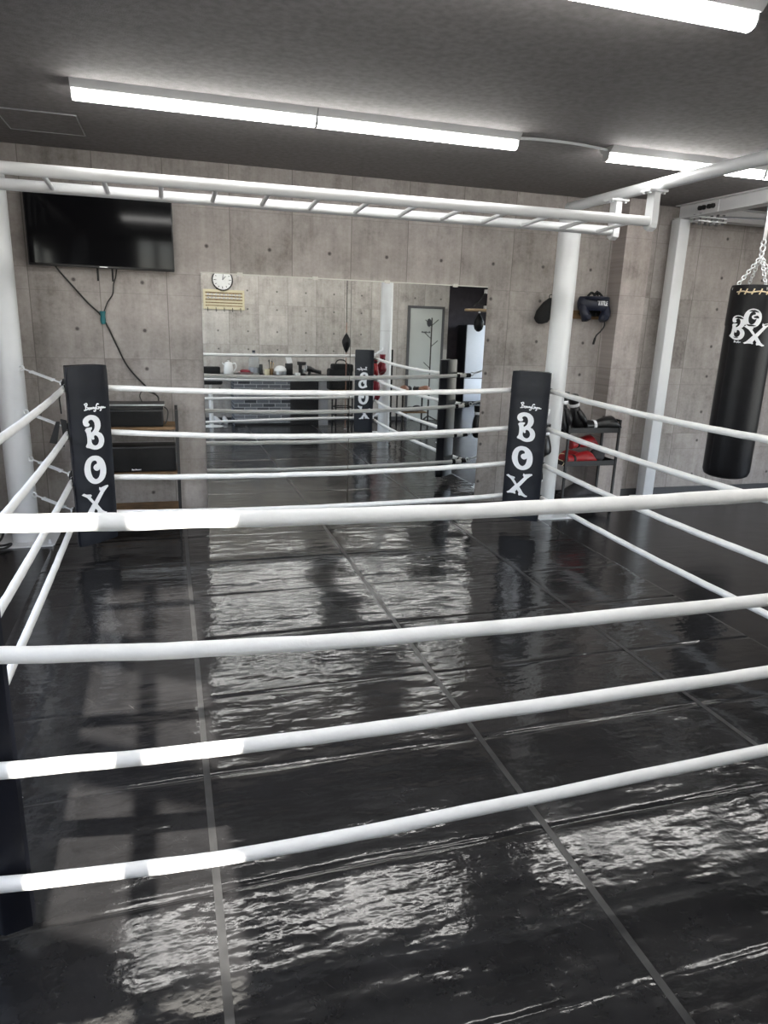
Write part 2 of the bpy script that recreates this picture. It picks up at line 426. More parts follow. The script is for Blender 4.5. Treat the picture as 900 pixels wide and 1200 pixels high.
slab('wall_front', (.42, YR-.12, 0), (5.17, YR, H), concrete('concrete_wallpaper_front_brightened', 0, (.98, 1.0, 1.01), 1.6))  # wallpaper colour raised to stand in for more light on this wall
slab('wall_entrance', (.42, -1.3, 0), (.54, YR-.12, H), M['wall_y'])
slab('wall_recess', (5.05, -4.5, 0), (5.17, YR-.12, H), M['wall_y'])
slab('wall_far', (5.05, -4.62, 0), (XRW+.1, -4.5, H), M['wall_dark'])
slab('trim_1', (4.18, 6.11, 0), (4.47, YB, H), M['wall_pil'])          # projecting pillar on the back wall
M['skirt'] = mat('dark_grey_skirting', (.055, .056, .06), .5)
slab('baseboard_back', (4.47, YB-.015, 0), (XRW, YB, .075), M['skirt'])
slab('baseboard_front', (.42, YR, 0), (4.33, YR+.012, .07), M['skirt'])
# slanted shop-front glazing behind the camera: opaque wall with the panes the sun comes through
w = MB(); ux, uy = 1/math.hypot(1, .6), -.6/math.hypot(1, .6)
def wy(x): return -1.-.6*x
def slantbox(x0, x1, z0, z1, th=.03):
    nrm = V(.6, 1, 0).normalized()*th
    w.prism([(x0, wy(x0), z0), (x1, wy(x1), z0), (x1, wy(x1), z1), (x0, wy(x0), z1)], nrm)
ops = [(-.40, -.155), (-.085, .17)]
rows = [(1.30, 1.66), (1.80, 2.14), (2.33, 2.87)]
slantbox(XLW-.05, -.40, 0, H); slantbox(-.155, -.085, 1.30, H); slantbox(.17, .56, 0, H)
slantbox(-.40, .17, 0, 1.30); slantbox(-.40, .17, 1.66, 1.80); slantbox(-.40, .17, 2.14, 2.33); slantbox(-.40, .17, 2.87, H)
struct(w.build('window_1', M['doorframe'], smooth=False))
# ceiling hatch
t = MB(); x0, x1, y0, y1 = -.95, -.49, 5.26, 5.80
t.box((x0, y0, H-.004), (x1, y1, H))
ht = t.build('access_hatch', M['ceiling'], smooth=False); tag(ht, 'square grey access panel in the ceiling above the television', 'hatch')
t = MB()
for a, b in (((x0-.008, y0-.008), (x1+.008, y0)), ((x0-.008, y1), (x1+.008, y1+.008)), ((x0-.008, y0), (x0, y1)), ((x1, y0), (x1+.008, y1))):
    t.box((*a, H-.007), (*b, H))
t.build('frame', M['galv'], ht, smooth=False)

# door in the front wall (seen in the mirror)
DX0, DX1 = 4.39, 5.03
d = MB().box((DX0, YR+.005, .01), (DX1, YR+.03, 2.10)).build('door_1', M['door'], smooth=False); struct(d)
f = MB().box((DX0-.045, YR, 0), (DX0, YR+.045, 2.145)).box((DX1, YR, 0), (DX1+.045, YR+.045, 2.145)).box((DX0, YR, 2.10), (DX1, YR+.045, 2.145))
f.build('door_frame', M['doorframe'], d, smooth=False)
f = MB()
for i, hgt in enumerate((.03, .02, .03, .026, .03)): f.box((DX1-.23-.036*i-.026, YR+.03, 1.655), (DX1-.23-.036*i, YR+.032, 1.655+hgt))
f.build('door_sign', M['ink'], d, smooth=False)
f = MB().cyl((DX0+.06, YR+.03, 1.0), (DX0+.06, YR+.08, 1.0), .012, 12).cyl((DX0+.06, YR+.075, 1.0), (DX0+.17, YR+.075, 1.0), .01, 12)
f.build('door_handle', M['chrome'], d)

# ------------------------------------------------------------------ ring canvas with seams, wrinkles
CX0, CX1, CY0, CY1 = -.90, 3.24, .35, 6.27
SEAMS = [.62, 1.23, 1.85, 2.43, 3.02, 3.66, 4.29, 4.93, 5.55]
def nz(x, y, s, sx=1., sy=1., o=0.): return noise.noise(Vector((x*s*sx+o, y*s*sy-o, o*.7)))
def canvas_h(x, y):
    h = .014
    h += .0026*nz(x, y, 2.6, 1, 1, 3.)+.0013*nz(x, y, 6.5, .8, 1.3, 9.)
    pm = max(0, .5+1.3*nz(x, y, 1.1, 1, 1, 21.))
    h += .00075*pm*nz(x, y, 11., .45, 1.6, 5.)+.0004*pm*nz(x, y, 26., .5, 1.4, 7.)
    for i, s in enumerate(SEAMS):
        yy = s+.012*nz(x, i*7., 1.2, 1, 1, 2.)
        a = .55+.6*nz(x, i*3., 1.3, 1, 1, 11.)
        d = y-yy
        h -= .0062*a*math.exp(-(d/.0095)**2)
        h += .0024*a*math.exp(-((d-.035)/.03)**2)+.0014*max(0, a-.2+.6*nz(x, s, 3.1, 1, 1, 17.))*math.exp(-((d+.045)/.03)**2)
    for x0 in (.075, 1.225, 2.385):
        h -= .0012*math.exp(-((x-x0)/.02)**2)
    e = min(x-CX0, CX1-x, y-CY0, CY1-y)
    if e < .02: h *= max(0., e/.02)*.7+.3
    return max(h, .0015)
nx, ny = 230, 760
vs = []; fs = []
for j in range(ny+1):
    y = CY0+(CY1-CY0)*j/ny
    for i in range(nx+1):
        x = CX0+(CX1-CX0)*i/nx
        vs.append((x, y, canvas_h(x, y)))
for j in range(ny):
    for i in range(nx):
        a = j*(nx+1)+i; fs.append((a, a+1, a+nx+2, a+nx+1))
me = bpy.data.meshes.new('ring_canvas'); me.from_pydata(vs, [], fs); me.materials.append(M['canvas'])
me.polygons.foreach_set('use_smooth', [True]*len(me.polygons)); me.update()
canvas = bpy.data.objects.new('ring_canvas', me); COL.objects.link(canvas)
tag(canvas, 'glossy black vinyl ring canvas with wrinkles and mat seams on the floor', 'canvas')
for tx in (.075, 1.225, 2.385):
    vs = []; fs = []; n = 220
    for j in range(n+1):
        y = CY0+.02+(CY1-CY0-.04)*j/n; dx = .004*nz(tx, y, .8, 1, 1, 4.)
        for i in range(3):
            x = tx+dx+(-.0125, 0, .0125)[i]; vs.append((x, y, max(canvas_h(x, y), canvas_h(x, y+.008), canvas_h(x, y-.008))+.0012))
    for j in range(n):
        for i in range(2):
            a = j*3+i; fs.append((a, a+1, a+4, a+3))
    me = bpy.data.meshes.new('seam_tape'); me.from_pydata(vs, [], fs); me.materials.append(M['tape'])
    me.polygons.foreach_set('use_smooth', [True]*len(me.polygons))
    o = bpy.data.objects.new('seam_tape', me); COL.objects.link(o); o.parent = canvas; o['label'] = 'greyish clear tape over a seam'
M['matgrey'] = mat('grey_threshold', (.22, .215, .21), .8, var=.15)
fm = MB().box((-1.45, 1.35, 0), (-.47, 1.57, .008), .003).xf(Matrix.Translation((-.47, 1.57, 0)) @ Matrix.Rotation(-.35, 4, 'Z') @ Matrix.Translation((.47, -1.57, .001))).build('floor_strip', M['matgrey'])
tag(fm, 'strip of grey floor left of the canvas by the black near post', 'floor strip')

# ------------------------------------------------------------------ steel columns
def column(x, y, label):
    t = thing('steel_column', label, 'column', (x, y, 0), 0, 'round white columns at the ring corners')
    MB().lathe([(.097, .01), (.097, 2.69)], n=40).build('shaft', M['white'], t)
    if y < 3: MB().lathe([(.0985, 1.66), (.0985, 1.668)], n=40).build('joint_ring', M['galv'], t)
    MB().box((-.225, -.19, 0), (.225, .19, .014), .002).build('base_plate', M['white'], t, False)
    for sx in (-1, 1):
        for sy in (-1, 1):
            MB().lathe([(.016, .014), (.016, .026), (.009, .027), (.009, .045)], (sx*.185, sy*.15, 0), 8).build('anchor_bolt', M['chrome'], t)
    return t
COLS = {'BL': (-1.11, 5.75), 'BR': (3.37, 5.76), 'NL': (-1.11, 1.33), 'NR': (3.40, 1.36)}
column(*COLS['BL'], 'white round steel column at the left edge below the television side')
column(*COLS['BR'], 'white round steel column behind the right corner pad, beside the headgear')
column(*COLS['NR'], 'white round steel column seen in the mirror behind the reflected corner pad')
column(*COLS['NL'], 'white round steel column out of frame at the near left ring corner')
# overhead pipes and the monkey bars hung below them
for side, lab in (('R', 'white overhead pipe running from the right rear column toward the viewer'), ('L', 'white overhead pipe above the left columns, out of frame')):
    a, b = (COLS['BR'], COLS['NR']) if side == 'R' else (COLS['BL'], COLS['NL'])
    o = MB().tube([(a[0], a[1]+.05, 2.735), (b[0], b[1]-.05, 2.735)], .041, 28).build('overhead_pipe', M['white']); tag(o, lab, 'pipe', 'overhead pipes')
YF, YRR = 4.60, 5.05; ZF, ZR = 2.472, 2.452
lad = thing('monkey_bars', 'white horizontal monkey bar ladder hung under the overhead pipes above the ring', 'monkey bars', (1.13, 4.83, 2.43))
off = V(-1.13, -4.83, -2.43)
XE0, XE1 = -1.11, 3.335
for yy, zz in ((YF, ZF), (YRR, ZR)):
    MB().tube([V(XE0, yy, zz)+off, V(XE1, yy, zz+.015)+off], .034, 24).build('side_rail', M['white'], lad)
for k in range(14):
    x = -.631-.317+.317*k
    MB().cyl(V(x, YF+.03, ZF)+off, V(x, YRR-.03, ZR)+off, .0145, 14).build('rung', M['white'], lad)
for x in (XE0, XE1):
    for yy, zz in ((YF, ZF), (YRR, ZR)):
        b = MB()
        prof = [(yy-.045, zz), (yy-.04, zz-.03), (yy, zz-.052), (yy+.04, zz-.03), (yy+.045, zz), (yy+.04, 2.70), (yy-.04, 2.70)]
        px = x-.028 if x > 0 else x-.022
        b.prism([V(px, p[0], p[1])+off for p in prof], (.05, 0, 0))
        b.box(V(px-.05, yy-.055, 2.678)+off, V(px+.10, yy+.055, 2.692)+off)
        br = b.build('hanger_bracket', M['white'], lad, False)
        c = MB()
        for dx in (-.032, .082):
            for dy in (-.03, .03):
                c.lathe([(.013, -.012), (.013, 0)], V(px+dx, yy+dy, 2.678)+off, 6)
        c.build_each('bolt', M['galv'], br, False)

# ------------------------------------------------------------------ ceiling lights
def light_unit(x0, x1, y, label):
    t = thing('ceiling_light', label, 'ceiling light', ((x0+x1)/2, y, H), 0, 'linear ceiling lights')
    L = (x1-x0)/2
    MB().prism([(-L, -.085, 0), (-L, .085, 0), (-L, .05, -.038), (-L, -.05, -.038)], (2*L, 0, 0)).build('housing', M['lightbody'], t, False)
    prof = [(-.036, -.036), (.036, -.036), (.036, -.062), (.028, -.078), (.012, -.086), (-.012, -.086), (-.028, -.078), (-.036, -.062)]
    MB().prism([(-L+.006, p[0], p[1]) for p in prof], (2*L-.012, 0, 0)).build('diffuser', M['lens'], t)
    c = MB()
    for s in (-L, L-.006): c.prism([(s, p[0]*1.06, p[1]*1.0-.002) for p in prof], (.006, 0, 0))
    c.build_each('end_cap', M['lightbody'], t, False)
    return t
units = [(-.435, .893, 4.535, 'lit linear ceiling light over the ring, left one of the joined pair'),
         (.897, 2.205, 4.535, 'lit linear ceiling light over the ring, right one of the joined pair'),
         (2.885, 4.19, 4.56, 'lit linear ceiling light above the right overhead pipe'),
         (4.20, 5.51, 4.56, 'lit linear ceiling light at the right edge over the hanging bag'),
         (.83, 2.13, 2.49, 'lit linear ceiling light cut by the top edge of the photo'),
         (-.48, .82, 2.49, 'lit linear ceiling light out of frame above the near ropes, left'),
         (2.83, 4.14, 2.50, 'lit linear ceiling light out of frame to the right of the ring'),
         (4.15, 5.46, 2.50, 'lit linear ceiling light out of frame at far right'),
         (-.33, .97, .5, 'added linear light out of frame over the viewer, brightening the front wall'),  # extra unit, added to brighten the front wall in the mirror
         (1.0, 2.3, .5, 'lit linear ceiling light over the counter, left'),
         (2.9, 4.2, .5, 'lit linear ceiling light over the counter, right'),
         (5.6, 6.9, -1.6, 'lit linear ceiling light in the recess by the fridge')]
for u in units: light_unit(*u)
c = MB().tube(catmull([(2.20, 4.52, H-.02), (2.35, 4.52, H-.012), (2.6, 4.53, H-.008), (2.80, 4.55, H-.012), (2.89, 4.55, H-.02)], 6, False), .009, 8).build('ceiling_cable', M['white'])
tag(c, 'thin white cable on the ceiling linking two of the lights', 'cable')

# ------------------------------------------------------------------ corner pads
def pad(cx, cy, ang, w, label, z0=.10, z1=1.37, logo=True):
    """ang: direction of the face normal; local x = along the face, local -y = out of the face"""
    t = thing('corner_pad', label, 'corner pad', (cx, cy, 0), ang+PI/2, 'corner pads of the ring')
    b = MB(); h = w/2; wb = h*.80; th = .085; n = 26
    # softly bulging front, narrower back, built as stacked horizontal loops
    loops = []
    for k in range(n+1):
        z = z0+(z1-z0)*k/n; e = min(k, n-k)/n
        rr = 1. if 0 < k < n else .965
        wob = .0025*math.sin(k*1.7)+.0015*math.sin(k*3.1)
        pts = []
        for i in range(9):
            s = -1+2*i/8; bulge = .006*(1-s*s)
            pts.append((s*(h-.004+wob*.3)*rr, -bulge-wob*.5 if abs(s) < 1 else .008))
        pts += [(h+wob*.4, .022), (wb, th-.004), (wb-.01, th), (-wb+.01, th), (-wb, th-.004), (-h-wob*.4, .022)]
        loops.append([b.bm.verts.new((p[0], p[1], z+(.004 if k == n and abs(p[0]) < h*.8 else 0))) for p in pts])
    m = len(loops[0])
    for a, c in zip(loops, loops[1:]):
        for i in range(m): b.bm.faces.new((a[i], a[(i+1) % m], c[(i+1) % m], c[i]))
    b.bm.faces.new(list(reversed(loops[0]))); b.bm.faces.new(loops[-1])
    b.build('cover', M['black_vinyl'], t)
    # lacing straps on the back
    s = MB()
    for z in (.3, .58, .92, 1.22): s.box((-wb-.001, th-.001, z-.02), (wb+.001, th+.004, z+.02))
    s.build_each('strap', M['strap'], t, False)
    if logo:
        zc = .69
        def fm(x, y, d): return V(x, -.0085-d-.006*max(0, 1-(x/h)**2)*0, y+zc)
        place_letters([ME_B], fm, 'letter', M['print'], t)
        place_letters([ME_O], fm, 'letter', M['print'], t)
        place_letters([ME_X], fm, 'letter', M['print'], t)
        q = MB(); script_mb(q, lambda p: V(p[0], -.0085, p[1]+zc), .0042); q.build('script_lettering', M['print'], t)
    return t
pad(-.53, 5.295, -PI/4, .34, 'black corner pad lettered BOX at the left rear ring corner, left of the mirror')
pad(2.885, 5.325, -3*PI/4, .335, 'black corner pad lettered BOX at the right rear ring corner, right of the mirror')
pad(2.885, 1.93, 3*PI/4, .335, 'black corner pad seen facing away in the mirror as reversed BOX')
pad(-.53, 1.90, PI/4, .34, 'black corner pad cut by the left edge, nearest the viewer')

# ------------------------------------------------------------------ ropes
def rope(pts, r, label, seed, tape=()):
    P3 = [Vector(p) for p in catmull(pts, 40 if len(pts) < 4 else 26, closed=False)]
    n = 14; b = MB(); rnd = random.Random(seed)
    t = (P3[-1]-P3[0]).normalized(); side = t.cross(V(0, 0, 1)).normalized()
    rings = []; tot = len(P3)
    for i, p in enumerate(P3):
        s = i*.13
        up = side.cross(t).normalized()
        rad = r*(1+.05*noise.noise(V(s*1.3, seed*3.1, 0))+.035*noise.noise(V(s*4., seed, 2.)))
        cen = p+up*.003*noise.noise(V(s*.9, seed*2.3, 5.))
        ring = []
        for k in range(n):
            a = 2*PI*k/n; rr = rad*(1+.03*noise.noise(V(s*2.2, math.cos(a)*1.2+seed, math.sin(a)*1.2)))
            # the cover seam hangs as a slight ridge on the underside
            if k == 11: rr *= 1.13
            ring.append(b.bm.verts.new(cen+side*rr*math.cos(a)+up*rr*math.sin(a)))
        rings.append(ring)
    for a, c in zip(rings, rings[1:]):
        for k in range(n): b.bm.faces.new((a[k], a[(k+1) % n], c[(k+1) % n], c[k]))
    b.bm.faces.new(list(reversed(rings[0]))); b.bm.faces.new(rings[-1])
    o = b.build('ring_rope', M['rope']); tag(o, label, 'ring rope', 'ring ropes')
    for e in (0, -1):
        q = P3[e]; dv = (P3[3]-P3[0]).normalized() if e == 0 else (P3[-4]-P3[-1]).normalized()
        MB().tube([q-dv*.004, q+dv*.05], r*1.12, 14).build('end_tape', M['strap'], o)
        MB().tube([q+dv*.12, q+dv*.155], r*1.1, 14).build('binding_tape', M['strap'], o)
    return o
ORD = ['topmost', 'second from the top', 'third from the top', 'lowest']
def sagline(p, q, sag, n=7):
    p = Vector(p); q = Vector(q)
    return [tuple(p.lerp(q, i/(n-1))-V(0, 0, 4*sag*(i/(n-1))*(1-i/(n-1)))) for i in range(n)]
ZL = [1.217, .90, .552, .276]; ZRr = [1.217, .896, .578, .285]; ZN = [1.25, .93, .62, .29]
R0 = .0195
for i in range(4):
    rope(sagline((RX0, RY1, ZL[i]), (RX1, RY1+.02, ZRr[i]), (.045, .07, .045, .04)[i]), R0, 'white padded ring rope along the mirror wall side, %s' % ORD[i], 10+i)
    rope(sagline((RX1, RY1, ZRr[i]), (RX1, RY0, (1.25, .93, .60, .29)[i]), (.05, .05, .05, .04)[i]), R0, 'white padded ring rope along the right side of the ring, %s' % ORD[i], 20+i)
    rope(sagline((RX0, RY1, ZL[i]), (RX0, RY0, (1.25, .93, .60, .29)[i]), (.035, .035, .03, .03)[i]), R0, 'white padded ring rope along the left side of the ring, %s' % ORD[i], 30+i)
near = [[(-.70, 1.285), (-.383, 1.273), (.19, 1.257), (.9, 1.250), (1.8, 1.258), (2.5, 1.268), (3.10, 1.28)],
        [(-.70, .985), (-.415, .947), (.19, .905), (.94, .890), (1.88, .894), (2.5, .905), (3.10, .925)],
        [(-.70, .655), (-.446, .633), (.186, .609), (.965, .609), (1.94, .618), (2.5, .628), (3.10, .645)],
        [(-.70, .335), (-.48, .295), (.18, .252), (1.0, .267), (2.0, .296), (2.5, .303), (3.10, .31)]]
for i in range(4):
    rope([(x, RY0, z) for x, z in near[i]], .0205, 'white padded ring rope nearest the viewer across the photo, %s' % ORD[i], 40+i)
# turnbuckles from the columns to the rope corners
def turnbuckle(a, b, label):
    a = Vector(a); b = Vector(b); d = (b-a); L = d.length; d.normalize()
    t = thing('turnbuckle', label, 'turnbuckle', a, 0, 'turnbuckles at the ring corners')
    rot = d.to_track_quat('X', 'Z').to_matrix().to_4x4()
    m = MB().cyl((L*.25, .011, 0), (L*.75, .012, 0), .0075, 8).cyl((L*.25, -.012, 0), (L*.75, -.012, 0), .0075, 8)
    m.box((L*.24, -.017, -.008), (L*.28, .017, .008)).box((L*.72, -.017, -.008), (L*.76, .017, .008))
    m.xf(rot).build('body', M['chrome'], t)
    for s in (0, 1):
        e = MB()
        if s == 0: e.cyl((.03, 0, 0), (L*.30, 0, 0), .006, 8).torus((.015, 0, 0), .018, .006, 'Y')
        else: e.cyl((L*.70, 0, 0), (L-.03, 0, 0), .006, 8).torus((L-.015, 0, 0), .018, .006, 'Y')
        e.xf(rot).build('eye_bolt', M['chrome'], t)
    return t
NAMES = {'BL': 'at the left rear corner', 'BR': 'at the right rear corner', 'NR': 'at the reflected right corner', 'NL': 'at the unseen near left corner'}
CORN = {'BL': (RX0, RY1), 'BR': (RX1, RY1), 'NR': (RX1, RY0), 'NL': (RX0, RY0)}
for key in ('BL', 'BR', 'NR', 'NL'):
    cx, cy = COLS[key]; rx, ry = CORN[key]
    dv = V(rx-cx, ry-cy, 0).normalized()
    for i in range(4):
        z1 = {'BL': ZL, 'BR': ZRr}.get(key, [1.28, .95, .63, .30])[i]
        turnbuckle((cx+dv.x*.099, cy+dv.y*.099, z1+.105), (rx-dv.x*.02, ry-dv.y*.02, z1+.01), 'zinc turnbuckle from column to ropes %s, %s' % (NAMES[key], ORD[i]))
# black lashing straps behind the left rear pad
def lashing(x, y, z, k, label):
    t = thing('lashing_strap', label, 'strap', (x, y, z), 0, 'black lashing straps at the left rear corner')
    MB().torus((0, 0, 0), .032, .012, 'X', 14, 8).torus((.025, -.02, 0), .03, .010, 'Y', 14, 8).ball((.005, -.01, .0), .028, .024, .03).build('knot', M['strap'], t)
    if k in (0, 1):
        MB().tube([(-.02, -.03, -.01), (-.035, -.045, -.10), (-.03, -.05, -.2 if k == 0 else -.12)], .005, 6).build('cord', M['strap'], t)
    if k == 1:
        MB().prism([(-.07, -.05, .06), (-.045, -.05, .06), (-.075, -.05, -.10), (-.125, -.05, -.09)], (0, .008, 0)).build('strap_tail', M['strap'], t, False)
        MB().prism([(-.04, -.055, .08), (-.0, -.055, .07), (.005, -.055, -.07), (-.03, -.055, -.07)], (0, .008, 0)).build('strap_tail', M['strap'], t, False)
    if k == 2:
        MB().prism([(-.005, -.03, -.03), (.025, -.03, -.03), (.045, -.03, -.24), (.02, -.03, -.26)], (0, .006, 0)).build('strap_tail', M['strap'], t, False)
for i in range(4):
    lashing(RX0-.01, RY1-.03, ZL[i]+.01, i, 'black lashing strap knotted at the left rear rope corner, %s' % ORD[i])

# ------------------------------------------------------------------ mirror panels (lean back very slightly)
DL = .0096
def mirror(x0, x1, label):
    t = thing('wall_mirror', label, 'mirror', ((x0+x1)/2, 6.278, .03), 0, 'mirror panels on the back wall')
    L = (x1-x0)/2
    rot = Matrix.Rotation(-DL, 4, 'X')
    MB().box((-L, 0, 0), (L, .006, 2.04)).xf(rot).build('glass', M['mirror'], t, False)
    r = MB().box((-L, -.004, 2.038), (L, .03, 2.047)).xf(rot).build('top_rail', M['rail'], t, False)
    for s in (-.5, .5):
        MB().box((L*s-.022, -.010, 2.028), (L*s+.022, .03, 2.056)).xf(rot).build('clip', M['rail'], t, False)
    return t
mirror(.288, 1.572, 'large frameless wall mirror on the back wall, left panel')
mirror(1.576, 2.884, 'large frameless wall mirror on the back wall, right panel')

# ------------------------------------------------------------------ television and cables
tv = thing('television', 'black flat television mounted on the concrete wall at upper left', 'television', (-.453, 6.22, 2.06))
MB().box((-.535, 0, 0), (.535, .05, .527), .006).build('casing', M['black_plastic'], tv)
MB().box((-.525, -.003, .018), (.525, .002, .517)).build('screen', M['screen'], tv, False)
MB().box((-.03, -.004, .006), (.03, 0, .012)).build('badge', M['galv'], tv, False)
MB().box((-.2, .05, .1), (.2, .096, .42)).build('wall_mount', M['black_metal'], tv, False)
for x in (-.05, .06): MB().box((x-.007, .03, -.095), (x+.007, .045, .06)).build('mount_cord', M['strap'], tv, False)
def wire(pts, r, label, name='cable', m='cable', cat='cable', group=None):
    o = MB().tube(catmull(pts, 8, False), r, 8).build(name, M[m]); tag(o, label, cat, group); return o
Yc = 6.299
a = wire([(-.812, 6.27, 2.07), (-.79, Yc, 2.03), (-.699, Yc, 1.92), (-.60, Yc, 1.80), (-.494, Yc, 1.685), (-.40, Yc, 1.47), (-.322, Yc, 1.295), (-.183, Yc, 1.13), (-.10, 6.25, 1.06), (-.09, 6.12, 1.04)], .0065, 'thick black cable running diagonally from television down to the speakers')
tb = MB().lathe([(.016, -.05), (.022, -.02), (.018, .02), (.024, .05)], (-.49, Yc-.004, 1.685), 10).build('cable_tie', M['teal'], a); tb['label'] = 'teal tie bunching the cables'
wire([(-.36, 6.27, 2.07), (-.375, Yc, 2.0), (-.393, Yc, 1.95), (-.405, Yc, 1.87), (-.45, Yc, 1.80), (-.490, Yc-.012, 1.70)], .005, 'thin black cable hanging below the television mount to the teal tie')
wire([(-.10, 6.245, 1.065), (-.20, 6.2, 1.11), (-.235, 6.13, 1.08), (-.22, 6.10, 1.03)], .004, 'thin black cable loop above the top speaker')
wire([(-.045, 6.0, 1.0), (-.02, 5.98, .97), (-.03, 5.97, .90), (-.05, 5.97, .865)], .005, 'short black cable beside the upper speaker')
wire([(-1.45, 5.45, .02), (-1.34, 5.52, .03), (-1.26, 5.60, .06), (-1.25, 5.68, .13), (-1.32, 5.74, .16), (-1.40, 5.68, .10), (-1.28, 5.58, .026), (-1.19, 5.60, .026), (-1.24, 5.5, .02), (-1.42, 5.50, .05)], .009, 'coil of black cable on the floor by the left column base')

# ------------------------------------------------------------------ shelf with speakers
sh = thing('storage_shelf', 'black metal frame shelf with brown boards behind the left corner pad', 'shelf', (-.30, 6.08, 0))
for sx in (-.345, .345):
    for y in (-.16, .17):
        MB().box((sx-.012, y-.012, 0), (sx+.012, y+.012, .985)).build('leg', M['black_metal'], sh, False)
for z in (.12, .455, .825): MB().box((-.333, -.165, z), (.333, .175, z+.022), .002).build('board', M['wood'], sh, False)
for sx in (-.345, .345):
    for z in (.12, .455, .825): MB().box((sx-.01, -.15, z), (sx+.01, .16, z+.022)).build('crossbar', M['black_metal'], sh, False)
def speaker(x0, x1, z0, z1, label, badge):
    t = thing('speaker', label, 'speaker', ((x0+x1)/2, 6.03, z0), 0, 'speakers on the shelf')
    L = (x1-x0)/2; hh = z1-z0
    MB().box((-L, -.09, 0), (L, .12, hh), .012).build('cabinet', M['black_plastic'], t)
    MB().box((-L+.01, -.1, .012), (L-.01, -.088, hh-.012), .004).build('grille', M['black_cloth'], t)
    if badge:
        g = MB()
        for i in range(8): g.box((-.035+i*.009, -.102, .018), (-.029+i*.009, -.099, .030 if i in (0, 3) else .026))
        g.build('badge', M['print'], t, False)
    return t
speaker(-.60, -.058, .847, .985, 'black box speaker on the upper shelf board under the cables', False)
speaker(-.60, .030, .477, .688, 'long black speaker with small pale badge on the middle shelf board', True)
t = MB().box((-.60, 5.93, 1.012), (-.045, 6.16, 1.03), .003).box((-.60, 5.95, .985), (-.055, 6.15, 1.012), .004).build('media_player', M['black_plastic']); tag(t, 'thin black media player lying on top of the upper speaker', 'player')
MB().box((-.60, 5.928, 1.018), (-.045, 5.931, 1.031)).build('front_edge', M['galv'], t, False)

# ------------------------------------------------------------------ steel post, beams and the punching bag
post = thing('steel_post', 'white square steel post standing in front of the concrete wall on the right', 'post', (4.83, 6.19, 0))
MB().box((-.062, -.062, 0), (.062, .062, H-.135), .006).build('shaft', M['white'], post)
MB().box((-.12, -.09, 0), (.12, .09, .012)).build('base_plate', M['white'], post, False)
def ibeam(p, q, w, hgt, tf=.010):
    """I-beam from p to q (horizontal), top at p.z"""
    p = Vector(p); q = Vector(q); d = (q-p).normalized(); s = d.cross(V(0, 0, 1)); L = (q-p).length
    m = MB()
    def bx(w0, w1, z0, z1):
        m.prism([p+s*w0+V(0, 0, z0), p+s*w1+V(0, 0, z0), p+s*w1+V(0, 0, z1), p+s*w0+V(0, 0, z1)], d*L)
    bx(-w/2, w/2, -tf, 0); bx(-w/2, w/2, -hgt, -hgt+tf); bx(-.005, .005, -hgt+tf, -tf)
    return m
bm1 = thing('ceiling_beam', 'white steel I-beam running toward the viewer above the hanging bag', 'beam', (4.85, 3.0, H-.13))
ibeam((0, 3.25, .128), (0, -4., .128), .125, .127).build('profile', M['white_beam'], bm1, False)
MB().box((-.012, 2.72, .0), (-.005, 3.0, .13)).build('splice_plate', M['white_beam'], bm1, False)
for k, yy in enumerate((2.78, 2.83, 2.9, 2.95)):
    MB().lathe([(.017, -.026), (.022, -.022), (.022, 0)], (-.012, yy, .07), 6, 'X').build('bolt', M['black_metal'], bm1, False)
bm2 = thing('ceiling_beam', 'white steel I-beam running along the back wall to the right of the post', 'beam', (6.5, 6.18, H-.13), 0)
ibeam((-1.55, 0, .128), (1.65, 0, .128), .125, .127).build('profile', M['white_beam'], bm2, False)
cl = thing('beam_clamp', 'bolted zinc clamp plates under the beam joint beside the white post', 'clamp', (4.97, 5.98, H-.165))
MB().box((-.16, -.06, -.012), (.16, .06, 0)).build('plate', M['chrome'], cl, False)
MB().box((-.16, -.06, .022), (.16, .06, .032)).build('plate', M['chrome'], cl, False)
for i in range(5):
    for s in (-1, 1):
        MB().lathe([(.016, -.03), (.016, -.013), (.008, -.013), (.008, .05), (.014, .05), (.014, .06)], (-.13+.065*i, s*.042, 0), 6).build('bolt', M['darkzinc'], cl, False)
rod = MB().cyl((5.05, 5.93, 2.79), (6.1, 5.70, 2.795), .008, 8).build('tie_rod', M['galv']); tag(rod, 'thin steel rod running right from the bolted beam clamp', 'rod')

BX, BY, BZ0, BZ1, BR = 4.795, 5.07, .485, 2.07, .196
bag = thing('punching_bag', 'tall black cylindrical punching bag with BOX print hanging on chains', 'punching bag', (BX, BY, 0))
MB().lathe([(.02, BZ0), (BR*.75, BZ0+.004), (BR*.93, BZ0+.022), (BR, BZ0+.06), (BR*1.005, 1.0), (BR*.995, 1.5), (BR*.985, BZ1-.02), (BR*.96, BZ1)], n=48).build('body', M['bag_vinyl'], bag)
MB().lathe([(BR*1.012, 1.80), (BR*1.015, 1.805), (BR*1.0, BZ1+.03), (BR*.96, BZ1+.06), (BR*.84, BZ1+.065), (BR*.84, BZ1+.02)], n=48).build('collar', M['bag_vinyl'], bag)
vw = math.atan2(-BY, -BX)      # direction from the bag toward the viewer
s_ = MB().tube([(BR*1.004*math.cos(vw-.75), BR*1.004*math.sin(vw-.75), z) for z in (.56, .9, 1.3, 1.79)], .0035, 6); s_.build('seam', M['strap'], bag)
lc = MB()
def onbag(a, z, r=1.02): return V(BR*r*math.cos(vw+a), BR*r*math.sin(vw+a), z)
lc.tube([onbag(a, 2.075+.004*math.sin(a*9)) for a in np.linspace(-.75, .72, 26)], .006, 6)
for a in (-.62, -.35, -.08, .2, .48, .7): lc.tube([onbag(a-.05, 2.055), onbag(a, 2.075, 1.03), onbag(a+.04, 2.10)], .0055, 6)
